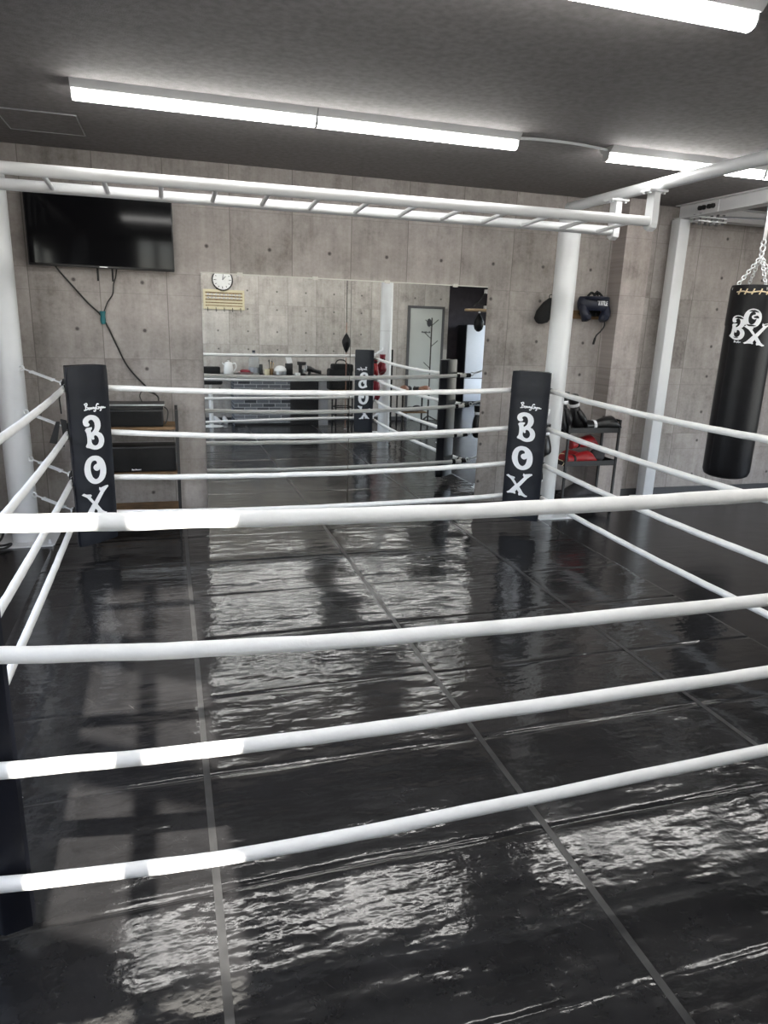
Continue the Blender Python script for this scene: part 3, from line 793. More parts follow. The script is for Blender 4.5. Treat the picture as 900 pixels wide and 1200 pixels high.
lc.tube([onbag(.72, 2.075), onbag(.74, 2.05), onbag(.73, 2.01)], .006, 6)
lc.build('lacing', M['lace'], bag)['label'] = 'cream lacing around the top'
for a in (.85, .9): MB().ball(onbag(a, 1.9 if a < .88 else 1.83, 1.015), .008, .008, .008, n=10).build('rivet', M['chrome'], bag)
# print: B lower left, O raised in the middle, X lower right
sB = .56
def bag_letter(me, sc, cx, cz, rot, name='letter'):
    cr, sr = math.cos(rot), math.sin(rot)
    xs = [v.co.x for v in me.vertices]; ys = [v.co.y for v in me.vertices]; mx = (max(xs)+min(xs))/2; my = (max(ys)+min(ys))/2
    def f(x, y, d):
        x -= mx; y -= my; x, y = (x*cr-y*sr)*sc+cx, (x*sr+y*cr)*sc+cz
        a = x/BR; return V((BR*1.004+.003+d*.5)*math.cos(vw+a), (BR*1.004+.003+d*.5)*math.sin(vw+a), y)
    place_letters([me], f, name, M['print'], bag)
bag_letter(ME_B, .80, -.090, 1.785, -.12); bag_letter(ME_O, .74, .012, 1.865, -.12); bag_letter(ME_X, .90, .062, 1.735, .0)
q = MB(); script_mb(q, lambda p: onbag((p[0]*.32-.085)/BR, (p[1]-.40)*.32+1.672, 1.012), .0022); q.build('script_lettering', M['print'], bag)
def chain(p, q, n, r=.0065):
    m = MB(); p = Vector(p); q = Vector(q); d = (q-p)/n; dn = d.normalized()
    u0 = dn.cross(V(0, 0, 1)); u0 = u0.normalized() if u0.length > .01 else V(1, 0, 0); v0 = dn.cross(u0)
    for i in range(n):
        c = p+d*(i+.5); u = u0 if i % 2 else v0; L = d.length*.62
        pts = [c+dn*L*math.cos(2*PI*k/12)+u*.014*math.sin(2*PI*k/12) for k in range(13)]
        m.tube(pts, r*.62, 6)
    return m
AP = (0, 0, 2.37)
for k in range(4):
    a = vw+PI/4+k*PI/2-.35
    chain((BR*.95*math.cos(a), BR*.95*math.sin(a), 2.09), AP, 12).build('chain', M['chrome'], bag)
MB().torus((0, 0, 2.385), .02, .007, 'X').torus((0, 0, 2.43), .025, .007, 'Y').torus((0, 0, 2.475), .022, .007, 'X').build('swivel', M['chrome'], bag)
MB().box((-.018, -.006, 2.49), (.018, .006, 2.80), .002).box((-.05, -.03, 2.775), (.05, .03, 2.786)).build('hanger_strap', M['galv'], bag, False)

# ------------------------------------------------------------------ glove builder
def glove(label, cuff, body, loc, rot, sc=1., group=None, cat='boxing glove', laces=False):
    t = thing('boxing_glove', label, cat, loc, 0, group); t.rotation_euler = rot; t.scale = (sc,)*3
    def sec(x, z, ry, rz, tilt=0.):
        return ((x, 0, z), (0, ry, 0), (-rz*math.sin(tilt), 0, rz*math.cos(tilt)))
    MB().loft([sec(.10, .05, .038, .034), sec(.12, .052, .048, .042), sec(.16, .056, .06, .05), sec(.20, .06, .068, .057), sec(.245, .062, .07, .06),
               sec(.285, .056, .066, .056, .3), sec(.315, .044, .056, .044, .7), sec(.325, .026, .04, .028, 1.1), sec(.318, .014, .02, .012, 1.4)], 18).build('fist', body, t)
    MB().loft([((.13, .045, .05), (0, .02, 0), (0, 0, .024)), ((.17, .068, .048), (0, .026, 0), (0, 0, .028)), ((.215, .082, .04), (0, .026, 0), (0, 0, .028)), ((.25, .078, .03), (0, .02, 0), (0, 0, .022)), ((.268, .072, .026), (0, .007, 0), (0, 0, .008))], 12).build('thumb', body, t)
    MB().loft([sec(0, .05, .052, .044), sec(.005, .05, .056, .048), sec(.05, .05, .05, .042), sec(.10, .05, .042, .037), sec(.115, .051, .043, .038)], 18).build('cuff', cuff, t)
    MB().loft([sec(.070, .05, .0495, .042), sec(.074, .05, .0515, .044), sec(.094, .05, .0485, .0415), sec(.098, .05, .0455, .039)], 18).build('piping', M['print'] if body is M['glove'] else M['strap'], t)
    if laces:
        MB().tube(catmull([(.0, .02, .1), (-.03, .05, .09), (-.05, .03, .05), (-.02, -.02, .03), (-.06, -.05, .0)], 6, False), .004, 6).build('lace', M['lace'], t)
    return t

# ------------------------------------------------------------------ cart with gloves (right)
cart = thing('utility_cart', 'black three tier metal cart behind the right corner pad', 'cart', (3.875, 5.945, 0))
cw, cd = .275, .135
for sx in (-cw, cw):
    for sy in (-cd, cd):
        MB().box((sx-.010, sy-.010, .05), (sx+.010, sy+.010, .895)).build('leg', M['black_metal'], cart, False)
        MB().lathe([(.018, -.011), (.025, -.007), (.025, .007), (.018, .011)], (sx, sy, .026), 14, 'X').build('caster', M['black_plastic'], cart)
for z in (.10, .45, .77):
    MB().box((-cw, -cd, z), (cw, cd, z+.006)).box((-cw, -cd-.004, z), (cw, -cd+.002, z+.05)).box((-cw, cd-.002, z), (cw, cd+.004, z+.05)).box((-cw-.004, -cd, z), (-cw+.002, cd, z+.05)).box((cw-.002, -cd, z), (cw+.004, cd, z+.05)).build('tray', M['black_metal'], cart, False)
for sx in (-cw, cw): MB().box((sx-.009, -cd, .875), (sx+.009, cd, .895)).build('handle', M['black_metal'], cart, False)
for sy in (-.30,): pass
G1 = 'boxing gloves on the cart'
glove('black boxing glove standing fist down on the cart top beside the pad', M['glove'], M['glove'], (3.585, 5.88, 1.155), (PI, PI/2, .3), 1.15, G1)
glove('black boxing glove with white trim leaning upright at middle of cart top', M['glove'], M['glove'], (3.74, 5.96, 1.13), (PI, PI/2-.35, .1), 1.12, G1)
glove('black boxing glove lying on its side at right end of cart top', M['glove'], M['glove'], (3.815, 5.90, .78), (.2, -.05, -.08), 1.12, G1)
glove('red boxing glove with pale laces lying at left of the middle cart tray', M['red'], M['red'], (3.62, 5.865, .457), (.0, 0, .08), 1.05, G1, laces=True)
glove('red boxing glove lying on top of the others in the middle cart tray', M['red'], M['red'], (3.70, 5.95, .595), (.3, -.05, .15), 1.0, G1)
glove('red boxing glove at the back of the middle cart tray', M['red'], M['red'], (3.97, 6.0, .457), (0, 0, PI), 1.0, G1)
b = MB(); b.loft([((4.04, 5.98, .457), (.05, 0, 0), (0, .05, 0)), ((4.04, 5.98, .50), (.085, 0, 0), (0, .075, 0)), ((4.05, 5.98, .55), (.08, 0, 0), (0, .065, 0)), ((4.05, 5.98, .58), (.04, 0, 0), (0, .03, 0))], 18)
o = b.build('focus_mitt', M['grey']); tag(o, 'dark grey padded mitt at the right end of the middle cart tray', 'mitt')
b = MB(); b.loft([((3.68, 5.94, .125), (0, .10, 0), (-.0, 0, .02)), ((3.78, 5.94, .15), (0, .12, 0), (-.02, 0, .05)), ((3.90, 5.94, .19), (0, .12, 0), (-.04, 0, .08)), ((4.02, 5.94, .17), (0, .11, 0), (-.03, 0, .06)), ((4.10, 5.94, .14), (0, .08, 0), (0, 0, .03))], 20)
o = b.build('gear_bag', M['grey']); tag(o, 'dark grey padded gear bag on the bottom cart tray', 'bag')
MB().box((3.84, 5.822, .235), (3.87, 5.83, .28), rot=Matrix.Rotation(.5, 3, 'Y')).build('white_tag', M['print'], o, False)
glove('black boxing glove hanging by its cuff behind the right corner pad, upper', M['glove'], M['glove'], (3.17, 5.60, .90), (0, PI/2, -.8), 1.0, 'gloves hanging at the right corner')
glove('black boxing glove hanging by its cuff behind the right corner pad, lower', M['glove'], M['glove'], (3.17, 5.68, .62), (0, PI/2, .2), 1.0, 'gloves hanging at the right corner')

# ------------------------------------------------------------------ hook board, headgear and mitt on the wall
hb = thing('hook_board', 'brown wooden hook board on the wall behind the headgear', 'hook board', (3.83, 6.30, 1.86))
MB().box((-.36, 0, -.04), (.32, .018, .04), .004).build('board', M['wood'], hb)
for x in (-.28, -.12, .04, .2): MB().tube(catmull([(x, 0, .01), (x, -.03, .005), (x, -.05, -.01), (x, -.055, .02)], 5, False), .005, 8).build('hook', M['black_metal'], hb)
hg = thing('headgear', 'navy padded boxing headgear with white print hanging on the wall', 'headgear', (3.985, 6.215, 1.93))
# brow band: half shell facing the viewer
b = MB(); n = 22; secs = []
for i in range(n+1):
    a = PI*(1.0+i/n); r = .135
    c = V(r*math.cos(a)*1.08, r*math.sin(a)*.62+.03, .035); rad = V(math.cos(a), math.sin(a)*.8, 0).normalized()
    secs.append((c, rad*.026, V(0, 0, .066)))
b.loft(secs, 14).build('brow_pad', M['navy'], hg)
b = MB(); b.torus((0, .0, .085), .118, .018, 'Z', 24, 8, (PI, 2*PI)); b.build('top_band', M['navy'], hg)
for s in (-1, 1):
    q = MB(); q.loft([((s*.128, .0, .03), (.03, 0, 0), (0, .035, 0)), ((s*.125, -.02, -.03), (.045, 0, 0), (0, .04, 0)), ((s*.105, -.035, -.07), (.055, 0, 0), (0, .045, 0)), ((s*.095, -.03, -.11), (.05, 0, 0), (0, .04, 0)), ((s*.10, -.01, -.135), (.025, 0, 0), (0, .02, 0))], 16)
    q.build('cheek_pad', M['navy'], hg)
MB().loft([((0, .06, .08), (.10, 0, 0), (0, .018, 0)), ((0, .066, 0), (.12, 0, 0), (0, .02, 0)), ((0, .066, -.08), (.11, 0, 0), (0, .018, 0))], 16).build('rear_pad', M['black_cloth'], hg)
MB().tube(catmull([(-.09, .0, .09), (-.05, .0, .135), (.0, .0, .12), (.03, .0, .14), (.08, .0, .10)], 6, False), .012, 8).tube(catmull([(-.02, -.0, .1), (.0, -.02, .15), (.03, .0, .1)], 6, False), .009, 8).build('crown_strap', M['black_cloth'], hg)
MB().tube(catmull([(.10, -.05, -.13), (.095, -.06, -.17), (.06, -.06, -.22), (.02, -.06, -.26), (.005, -.06, -.30), (-.005, -.06, -.345)], 6, False), [.007]*22+[.011]*9, 8).build('chin_strap', M['strap'], hg)
tx = bpy.data.curves.new('t', 'FONT'); tx.body = 'TITLE'; tx.size = .050; tx.extrude = .001; tx.offset = .0012; tx.align_x = 'CENTER'; tx.space_character = .92
to = bpy.data.objects.new('t', tx); COL.objects.link(to)
me = bpy.data.meshes.new_from_object(to.evaluated_get(bpy.context.evaluated_depsgraph_get())); bpy.data.objects.remove(to)
def hgmap(x, y, d):
    px = .045+x*1.15; c = px/(.135*1.08); ang = math.acos(max(-1, min(1, c)))
    py = -.135*.62*math.sin(ang)+.03-.0275
    return V(px, py-d-.002, y*1.15+.022)
place_letters([me], hgmap, 'lettering', M['print'], hg)
fmt = thing('punch_mitt', 'black padded mitt hanging on the wall left of the white column', 'mitt', (3.47, 6.25, 1.90))
MB().loft([((.055, 0, .10), (.02, 0, 0), (0, .02, 0)), ((.03, 0, .06), (.05, 0, 0), (0, .035, 0)), ((0, 0, -.02), (.085, 0, 0), (0, .045, 0)), ((-.02, 0, -.09), (.085, 0, 0), (0, .045, 0)), ((-.02, 0, -.125), (.06, 0, 0), (0, .035, 0)), ((-.035, 0, -.14), (.02, 0, 0), (0, .015, 0))], 18).build('pad', M['black_cloth'], fmt)
MB().torus((.055, 0, .115), .018, .004, 'Y').build('hanging_loop', M['strap'], fmt)

# ------------------------------------------------------------------ things seen in the mirror, along the front wall
ck = thing('wall_clock', 'round white wall clock with dark rim reflected at top left of the mirror', 'clock', (.955, YR, 2.435))
MB().lathe([(.17, 0), (.178, .01), (.178, .04), (.165, .045), (.160, .04), (.16, .02)], n=40, axis='Y').build('rim', M['black_plastic'], ck)
MB().lathe([(.162, .002), (.162, .028)], n=40, axis='Y').build('dial', M['plasticwhite'], ck, False)
q = MB()
for k in range(12):
    a = k*PI/6; R1, R2 = (.115, .14) if k % 3 else (.105, .145)
    q.tube([(R1*math.sin(a), .03, R1*math.cos(a)), (R2*math.sin(a), .03, R2*math.cos(a))], .005, 4)
q.build('hour_marks', M['ink'], ck, False)
MB().tube([(0, .034, 0), (.055, .034, .06)], .005, 6).build('hand', M['ink'], ck); MB().tube([(0, .037, 0), (.02, .037, .115)], .004, 6).build('hand', M['ink'], ck)
nb = thing('notice_board', 'cream name board with rows of tags reflected below the clock', 'notice board', (.975, YR, 1.945))
for lo, hi in (((-.35, 0, .0), (.35, .02, .055)), ((-.35, 0, .285), (.35, .02, .33)), ((-.35, 0, .05), (-.315, .02, .29)), ((.315, 0, .05), (.35, .02, .29))): MB().box(lo, hi, .003).build('frame', M['cream'], nb, False)
MB().box((-.32, 0, .05), (.32, .008, .29)).build('backing', M['wood'], nb, False)
for z in (.07, .12, .175, .23):
    MB().box((-.315, .006, z), (.315, .014, z+.034)).build('slat', M['cream'], nb, False)
for r_, z in enumerate((.125, .18, .235)):
    for i in range(9):
        if r_ == 0: continue
        x = -.29+i*.066
        p = MB().box((x, .013, z), (x+.048, .017, z+.026)).build('name_tag', M['plasticwhite'], nb, False)
        g = MB()
        for j in range(3): g.box((x+.008+j*.013, .017, z+.005), (x+.015+j*.013, .018, z+.021))
        g.build('tag_writing', M['ink'], p, False)
for x in (-.28, -.14, 0, .14, .28): MB().tube([(x, .018, .03), (x, .04, .02), (x, .045, -.03), (x, .06, -.035)], .006, 6).build('hook', M['black_metal'], nb)

# counter
ct = thing('bar_counter', 'counter with grey brick front and black top along the front wall', 'counter', (1.85, -.03, 0))
YFc = .30
MB().box((-.80, YR+.1+.03, 0), (.16, YFc+.03, .83)).build('brick_front', M['brick'], ct, False)
MB().box((.16, YR+.1+.03, 0), (.66, YFc+.03, .83)).build('black_panel', M['black_plastic'], ct, False)
MB().box((.66, YR+.1+.03, 0), (.84, YFc-.02+.03, .83)).build('end_panel', mat('grey_panel', (.33, .33, .34), .6), ct, False)
MB().box((-.99, YR+.06, .83), (.90, YFc+.09, .865), .005).build('worktop', M['black_plastic'], ct)
MB().box((-.80, YFc+.03, .0), (.66, YFc+.045, .05)).build('plinth', M['black_plastic'], ct, False)
TZ = .866
kt = thing('electric_kettle', 'white electric kettle on the counter reflected at left of the mirror', 'kettle', (.98, .15, TZ))
MB().lathe([(.075, 0), (.082, .01), (.078, .10), (.066, .19), (.055, .205), (.02, .215), (.02, .235), (.0, .237)], n=24).build('body', M['plasticwhite'], kt)
MB().tube(catmull([(.06, 0, .18), (.11, 0, .19), (.125, 0, .12), (.075, 0, .04)], 6, False), .011, 8).build('handle', M['plasticwhite'], kt)
MB().prism([(-.06, -.02, .14), (-.06, .02, .14), (-.105, 0, .185), ], (0, 0, .02)).build('spout', M['plasticwhite'], kt, False)
ds = thing('towel_tray', 'shallow pale dish holding a red cloth on the counter', 'dish', (1.27, .12, TZ))
MB().lathe([(.08, 0), (.10, .01), (.135, .045), (.140, .045), (.10, .018), (.0, .016)], n=28).build('dish', mat('pink_dish', (.6, .42, .42), .5), ds)
MB().ball((0, 0, .05), .085, .08, .04).ball((-.05, .02, .06), .05, .05, .03).build('cloth', M['darkred'], ds)
bt = thing('water_bottle', 'large clear water bottle with dark cap on the counter', 'bottle', (1.42, .05, TZ))
MB().lathe([(.085, 0), (.09, .01), (.09, .12), (.085, .13), (.09, .14), (.09, .24), (.07, .30), (.03, .35), (.025, .38), (.0, .381)], n=24).build('bottle_body', M['clear'], bt)
MB().lathe([(.027, .375), (.027, .41), (.0, .412)], n=16).build('cap', M['navy'], bt)
MB().lathe([(.0915, .03), (.0915, .12)], n=24).build('label_band', mat('grey_bottle_label', (.30, .33, .37), .5), bt)
o = MB().lathe([(.028, 0), (.03, .005), (.03, .17), (.024, .18), (0, .181)], (1.535, .10, TZ), 18).build('black_canister', M['black_plastic']); tag(o, 'slim black canister beside the water bottle on the counter', 'canister')
o = MB().lathe([(.045, 0), (.05, .1), (.047, .1), (.042, .008), (0, .006)], (1.63, .15, TZ), 20).build('paper_cup', M['cream']); tag(o, 'cream paper cup beside the slim black canister', 'cup')
br = thing('brush_pot', 'small pot of brushes and pens beside the paper cup', 'pot', (1.71, .08, TZ))
MB().lathe([(.04, 0), (.045, .11), (.041, .11), (.038, .006), (0, .005)], n=18).build('pot', M['wood'], br)
for k, (dx, dy, hh) in enumerate(((-.03, .0, .24), (.0, .01, .2), (.02, -.01, .22), (.045, .0, .19))): MB().tube([(dx*.3, dy, .02), (dx, dy, hh)], .006, 6).ball((dx, dy, hh), .012, .012, .024, n=8).build('brush', M['woodlight'] if k % 2 else M['black_plastic'], br)
rc = thing('rice_cooker', 'white domed rice cooker on the counter', 'rice cooker', (1.87, .10, TZ))
MB().lathe([(.09, 0), (.105, .01), (.108, .06), (.10, .065)], n=28).build('base', M['galv'], rc)
MB().lathe([(.10, .06), (.108, .075), (.10, .11), (.07, .145), (.03, .16), (0, .162)], n=28).build('lid', M['plasticwhite'], rc)
ls = thing('leaflet_stand', 'dark leaflet stand with a white card tilted on top, on the counter', 'stand', (2.03, .05, TZ))
MB().box((-.06, -.05, 0), (.06, .05, .2), .005).build('box', M['black_plastic'], ls)
MB().box((-.05, -.006, .2), (.05, .004, .32), rot=Matrix.Rotation(-.25, 3, 'Y')).build('card', M['plasticwhite'], ls, False)
o = MB().lathe([(.045, 0), (.05, .01), (.05, .045), (0, .05)], (2.16, .18, TZ), 20).build('tape_roll', M['plasticwhite']); tag(o, 'small white round tub on the counter before the leaflet stand', 'tub')
o = thing('countertop_appliance', 'black upright appliance on the counter left of the hair dryer', 'appliance', (2.26, .03, TZ))
MB().box((-.06, -.06, 0), (.06, .06, .03), .004).box((-.05, -.05, .03), (.0, .05, .19), .004).box((-.07, -.06, .17), (.07, .06, .23), .008).build('body', M['black_plastic'], o)
MB().lathe([(.032, .032), (.036, .11), (.033, .11), (.028, .04), (0, .04)], (.035, 0, 0), 16).build('jug', M['galv'], o)
hd = thing('hair_dryer', 'black hair dryer with grey nozzle lying on the counter', 'hair dryer', (2.42, .12, TZ+.09))
MB().loft([((-.10, 0, .03), (0, .05, 0), (0, 0, .055)), ((-.02, 0, .02), (0, .05, 0), (0, 0, .05)), ((.06, 0, -.01), (0, .036, 0), (0, 0, .036)), ((.17, 0, -.035), (0, .034, 0), (0, 0, .034))], 18).build('barrel', M['black_plastic'], hd)
MB().torus((-.10, 0, .03), .052, .012, 'X').build('rear_ring', M['galv'], hd)
MB().loft([((-.03, 0, -.01), (.028, 0, 0), (0, .02, 0)), ((-.045, 0, -.085), (.024, 0, 0), (0, .018, 0))], 12).build('handle', M['black_plastic'], hd)

# bar stools and bags near the counter
def stool(x, y, h, label, seat, legm, back=False, w=.17, group=None):
    t = thing('stool', label, 'stool', (x, y, 0), 0, group)
    MB().box((-w, -w, h-.035), (w, w, h), .008).build('seat', seat, t)
    for sx in (-1, 1):
        for sy in (-1, 1): MB().box((sx*(w-.02)-.011, sy*(w-.02)-.011, 0), (sx*(w-.02)+.011, sy*(w-.02)+.011, h-.03)).build('leg', legm, t, False)
    for z in (.22, h*.55):
        q = MB()
        for s in (-1, 1):
            q.box((-w+.02, s*(w-.02)-.008, z), (w-.02, s*(w-.02)+.008, z+.016)); q.box((s*(w-.02)-.008, -w+.02, z), (s*(w-.02)+.008, w-.02, z+.016))
        q.build('rung', legm, t, False)
    return t
stool(2.87, .60, .655, 'pale wooden stool with black legs under the black bag by the counter', M['woodlight'], M['black_metal'], w=.165)
dg = thing('duffel_bag', 'black bag standing on the pale stool, reflected beside the corner pad', 'bag', (2.82, .60, .657))
MB().box((-.21, -.11, 0), (.21, .11, .36), .03).box((-.15, -.10, .30), (.22, .10, .44), .03).build('body', M['black_cloth'], dg)
MB().tube(catmull([(-.10, .06, .42), (-.05, .06, .50), (.06, .06, .50), (.12, .06, .43)], 6, False), .010, 8).build('handle', M['strap'], dg)
MB().box((-.16, .108, .06), (.16, .118, .24), .008).build('front_pocket', M['black_cloth'], dg)
cs = thing('bar_chair', 'black seated bar chair on a white pedestal reflected at the mirror left edge', 'chair', (.66, .35, 0))
MB().box((-.19, -.18, .72), (.19, .18, .80), .03).build('seat', M['black_cloth'], cs)
MB().box((-.18, -.20, .86), (.18, -.15, 1.0), .02).build('backrest', M['black_cloth'], cs)
for s in (-.12, .12): MB().box((s-.012, -.19, .74), (s+.012, -.17, .9)).build('back_support', M['black_metal'], cs, False)
MB().lathe([(.035, .03), (.035, .55), (.022, .56), (.022, .73)], n=18).build('pedestal', M['plasticwhite'], cs)
MB().lathe([(.20, 0), (.20, .012), (.04, .035), (0, .036)], n=28).build('base', M['plasticwhite'], cs)
def shoe(x, y, rz, label):
    t = thing('sneaker', label, 'shoe', (x, y, 0), rz, 'white sneakers below the bar chair')
    MB().loft([((-.13, 0, .012), (0, .035, 0), (0, 0, .012)), ((-.06, 0, .012), (0, .036, 0), (0, 0, .012)), ((.06, 0, .012), (0, .046, 0), (0, 0, .012)), ((.14, 0, .014), (0, .03, 0), (0, 0, .012))], 14).build('sole', M['plasticwhite'], t)
    MB().loft([((-.125, 0, .07), (0, .03, 0), (0, 0, .045)), ((-.05, 0, .07), (0, .036, 0), (0, 0, .05)), ((.04, 0, .055), (0, .044, 0), (0, 0, .034)), ((.12, 0, .04), (0, .034, 0), (0, 0, .02))], 14).build('upper', M['plasticwhite'], t)
shoe(.78, -.15, 1.2, 'white sneaker on the floor by the counter end, left'); shoe(.92, -.12, 1.5, 'white sneaker on the floor by the counter end, right')

# double-end ball on its cord
db = thing('double_end_ball', 'black leather double-end ball strung on a cord, reflected left of the pad', 'speed ball', (2.855, .9, 0))
MB().lathe([(.006, 1.62), (.012, 1.60), (.03, 1.58), (.07, 1.50), (.075, 1.46), (.06, 1.40), (.025, 1.32), (.010, 1.30), (.005, 1.29)], n=20).build('ball', M['bag_vinyl'], db)
MB().cyl((0, 0, 1.6), (0, 0, 1.78), .007, 8).build('upper_elastic', M['tan'], db); MB().cyl((0, 0, 1.76), (0, 0, H-.01), .006, 8).build('upper_cord', M['strap'], db)
MB().cyl((0, 0, .02), (0, 0, 1.31), .006, 8).build('lower_cord', M['tan'], db)
MB().lathe([(.03, 0), (.03, .01), (.012, .025), (0, .026)], n=14).build('floor_anchor', M['galv'], db)
MB().lathe([(.0, H-.02), (.02, H-.018), (.02, H)], n=14).build('ceiling_anchor', M['galv'], db)

# gear around the reflected corner
glove('red boxing glove hung at the reflected corner, left of the white column', M['darkred'], M['red'], (3.16, 1.60, 1.26), (0, PI/2, 2.0), .95, 'red gloves at the reflected corner')
glove('dark red boxing glove hung at the reflected column, right one', M['darkred'], M['darkred'], (3.27, 1.54, 1.30), (0, PI/2, 1.2), .95, 'red gloves at the reflected corner')
glove('blue boxing glove hung beside the reflected corner pad', mat('blue_leather', (.02, .03, .17), .4), mat('blue_glove_leather', (.02, .03, .2), .4), (3.06, 1.62, 1.09), (0, PI/2, 1.7), .7, 'red gloves at the reflected corner')
o = MB().ball((3.20, 1.51, .78), .08, .07, .10).ball((3.22, 1.53, .66), .06, .06, .10).build('glove_bag', M['darkred']); tag(o, 'dark red cloth bag hung low at the reflected corner', 'bag')
sd = thing('side_table', 'low side table with wooden top and black legs reflected beside the column', 'table', (3.90, 1.36, 0))
MB().box((-.24, -.17, .665), (.24, .17, .69), .003).build('tabletop', M['wood'], sd, False)
MB().box((-.22, -.15, .35), (.22, .15, .37), .003).build('lower_shelf', M['wood'], sd, False)
for sx in (-1, 1):
    for sy in (-1, 1): MB().box((sx*.225-.011, sy*.155-.011, 0), (sx*.225+.011, sy*.155+.011, .665)).build('leg', M['black_metal'], sd, False)
G2 = 'tan gloves on the side table'
glove('tan boxing glove on the side table, left in the reflection', M['glove'], M['tan'], (3.86, 1.28, .69), (0, 0, 2.3), .95, G2)
glove('tan boxing glove on the side table, right in the reflection', M['glove'], M['tan'], (3.94, 1.30, .69), (0, 0, .8), .95, G2)
o = MB().ball((3.85, 1.4, .41), .10, .09, .04).ball((3.98, 1.36, .42), .08, .08, .05).build('hand_wraps', M['grey']); tag(o, 'grey hand wraps piled on the lower shelf of the side table', 'wraps')
o = MB().box((3.66, .74, 0), (3.70, .84, 1.36), .006).build('folded_mat', M['black_cloth']); tag(o, 'tall black panel standing on end beside the reflected column', 'panel')
cst = thing('coat_stand', 'dark wooden coat stand before the pale door in the mirror', 'coat stand', (4.72, -.08, 0))
MB().tube([(0, 0, .02), (0, 0, 1.93)], .013, 12).build('pole', M['darkwood'], cst)
for k in range(3):
    a = k*2*PI/3+.4; MB().tube([(0, 0, .12), (.22*math.cos(a), .22*math.sin(a), .012)], .012, 8).build('foot', M['darkwood'], cst)
for k, (a, z) in enumerate(((.2, 1.48), (3.3, 1.62), (.1, 1.86), (3.0, 1.85), (3.2, 1.08))):
    MB().tube([(0, 0, z-.07), (.13*math.cos(a), .13*math.sin(a)*.4, z+.04)], .007, 8).build('peg', M['darkwood'], cst)
MB().ball((-.06, .02, 1.84), .045, .03, .075, n=12).build('cap', M['grey'], cst)['label'] = 'small grey hat on a peg'

fr = thing('refrigerator', 'two door refrigerator with white front and black side in the recess', 'refrigerator', (7.29, -3.95, 0))
MB().box((-.33, -.30, .03), (.33, .28, 1.88), .008).build('cabinet', M['fridge_dark'], fr)
MB().box((-.33, .28, .62), (.33, .325, 1.88), .008).build('door', M['fridge_white'], fr)
MB().box((-.33, .28, .05), (.33, .325, .605), .008).build('freezer_door', M['fridge_white'], fr)
MB().box((-.32, -.28, 0), (.32, .26, .03)).build('base', M['black_plastic'], fr, False)
sp = thing('speed_bag_platform', 'round wooden speed bag platform on white post in the mirror top right', 'platform', (5.62, .02, 0))
MB().lathe([(.27, 2.075), (.28, 2.08), (.28, 2.11), (.27, 2.115)], n=36).build('board', M['woodlight'], sp)
MB().box((.33, -.05, 0), (.43, .05, H)).build('post', M['white'], sp, False)
MB().box((.10, -.06, 2.40), (.36, .06, 2.47), .004).box((.10, -.05, 2.115), (.36, .05, 2.18), .004).build('bracket', M['plasticwhite'], sp, False)
MB().tube([(.12, 0, 2.42), (-.15, 0, 2.13)], .012, 8).tube([(.30, 0, 2.20), (-.12, .05, 2.22)], .010, 8).build('brace', M['black_metal'], sp)
sb = thing('speed_bag', 'black teardrop speed bag hanging under the wooden platform', 'speed bag', (5.62, .02, 0))
MB().lathe([(.01, 2.07), (.012, 2.03), (.05, 1.98), (.085, 1.90), (.095, 1.83), (.075, 1.75), (.03, 1.71), (0, 1.705)], n=20).build('bag_body', M['bag_vinyl'], sb)
MB().lathe([(.02, 2.075), (.02, 2.05), (.008, 2.04)], n=12).build('swivel', M['chrome'], sb)

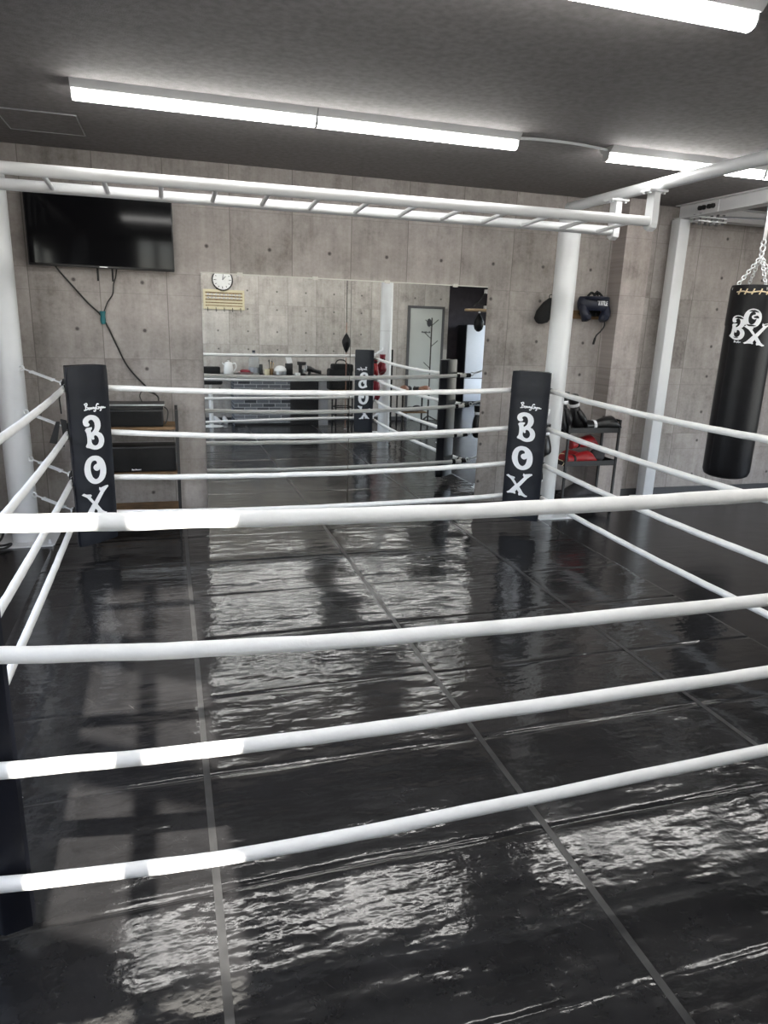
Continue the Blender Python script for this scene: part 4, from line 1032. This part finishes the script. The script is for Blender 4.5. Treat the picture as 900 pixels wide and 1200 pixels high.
# ------------------------------------------------------------------ light: sky through the windows, sun, lamps
wd = bpy.data.worlds.new('World'); SC.world = wd; wd.use_nodes = True
nt = wd.node_tree; bg = nt.nodes['Background']
sk = nt.nodes.new('ShaderNodeTexSky'); sk.sky_type = 'NISHITA'; sk.sun_disc = False; sk.sun_elevation = math.radians(48); sk.sun_rotation = math.radians(180)
hs = nt.nodes.new('ShaderNodeHueSaturation'); hs.inputs['Saturation'].default_value = .55; nt.links.new(sk.outputs[0], hs.inputs['Color']); nt.links.new(hs.outputs[0], bg.inputs['Color']); bg.inputs['Strength'].default_value = .9
def sun(d, s):
    l = bpy.data.lights.new('sun', 'SUN'); l.energy = s; l.angle = math.radians(.6); l.color = (1, .95, .87)
    o = bpy.data.objects.new('sun', l); COL.objects.link(o); o.rotation_euler = Vector(d).to_track_quat('-Z', 'Y').to_euler()
sun((-.012, 1, -.5), 20.)
def portal(loc, d, sx, sy):
    l = bpy.data.lights.new('window_portal', 'AREA'); l.shape = 'RECTANGLE'; l.size = sx; l.size_y = sy; l.cycles.is_portal = True
    o = bpy.data.objects.new('window_portal', l); COL.objects.link(o); o.location = loc; o.rotation_euler = Vector(d).to_track_quat('-Z', 'Z').to_euler()
portal((XRW+.14, .3, 1.475), (-1, 0, 0), 7.8, 2.45)

portal((XLW-.14, 2.3, 1.5), (1, 0, 0), 4., 2.2)

# ------------------------------------------------------------------ camera
f, yaw, pitch, roll = 822.067, .3002, .2679, .036
fw = V(math.sin(yaw)*math.cos(pitch), math.cos(yaw)*math.cos(pitch), -math.sin(pitch))
ri = V(math.cos(yaw), -math.sin(yaw), 0); dn = fw.cross(ri)
c, s = math.cos(roll), math.sin(roll)
r2 = ri*c-dn*s; d2 = dn*c+ri*s
cam = bpy.data.cameras.new('camera'); co = bpy.data.objects.new('camera', cam); COL.objects.link(co)
mw = Matrix((r2, -d2, -fw)).transposed().to_4x4(); mw.translation = V(0, 0, 1.75); co.matrix_world = mw
cam.sensor_fit = 'VERTICAL'; cam.sensor_height = 36.; cam.lens = f/1200*36; cam.clip_start = .02
SC.camera = co
SC.view_settings.view_transform = 'Standard'; SC.view_settings.look = 'None'
SC.view_settings.gamma = 1.; SC.view_settings.use_curve_mapping = False
SC.view_settings.exposure = .45
SC.cycles.max_bounces = 10; SC.cycles.diffuse_bounces = 5; SC.cycles.glossy_bounces = 6
SC.cycles.caustics_reflective = True; SC.cycles.caustics_refractive = False
SC.cycles.sample_clamp_indirect = 6.
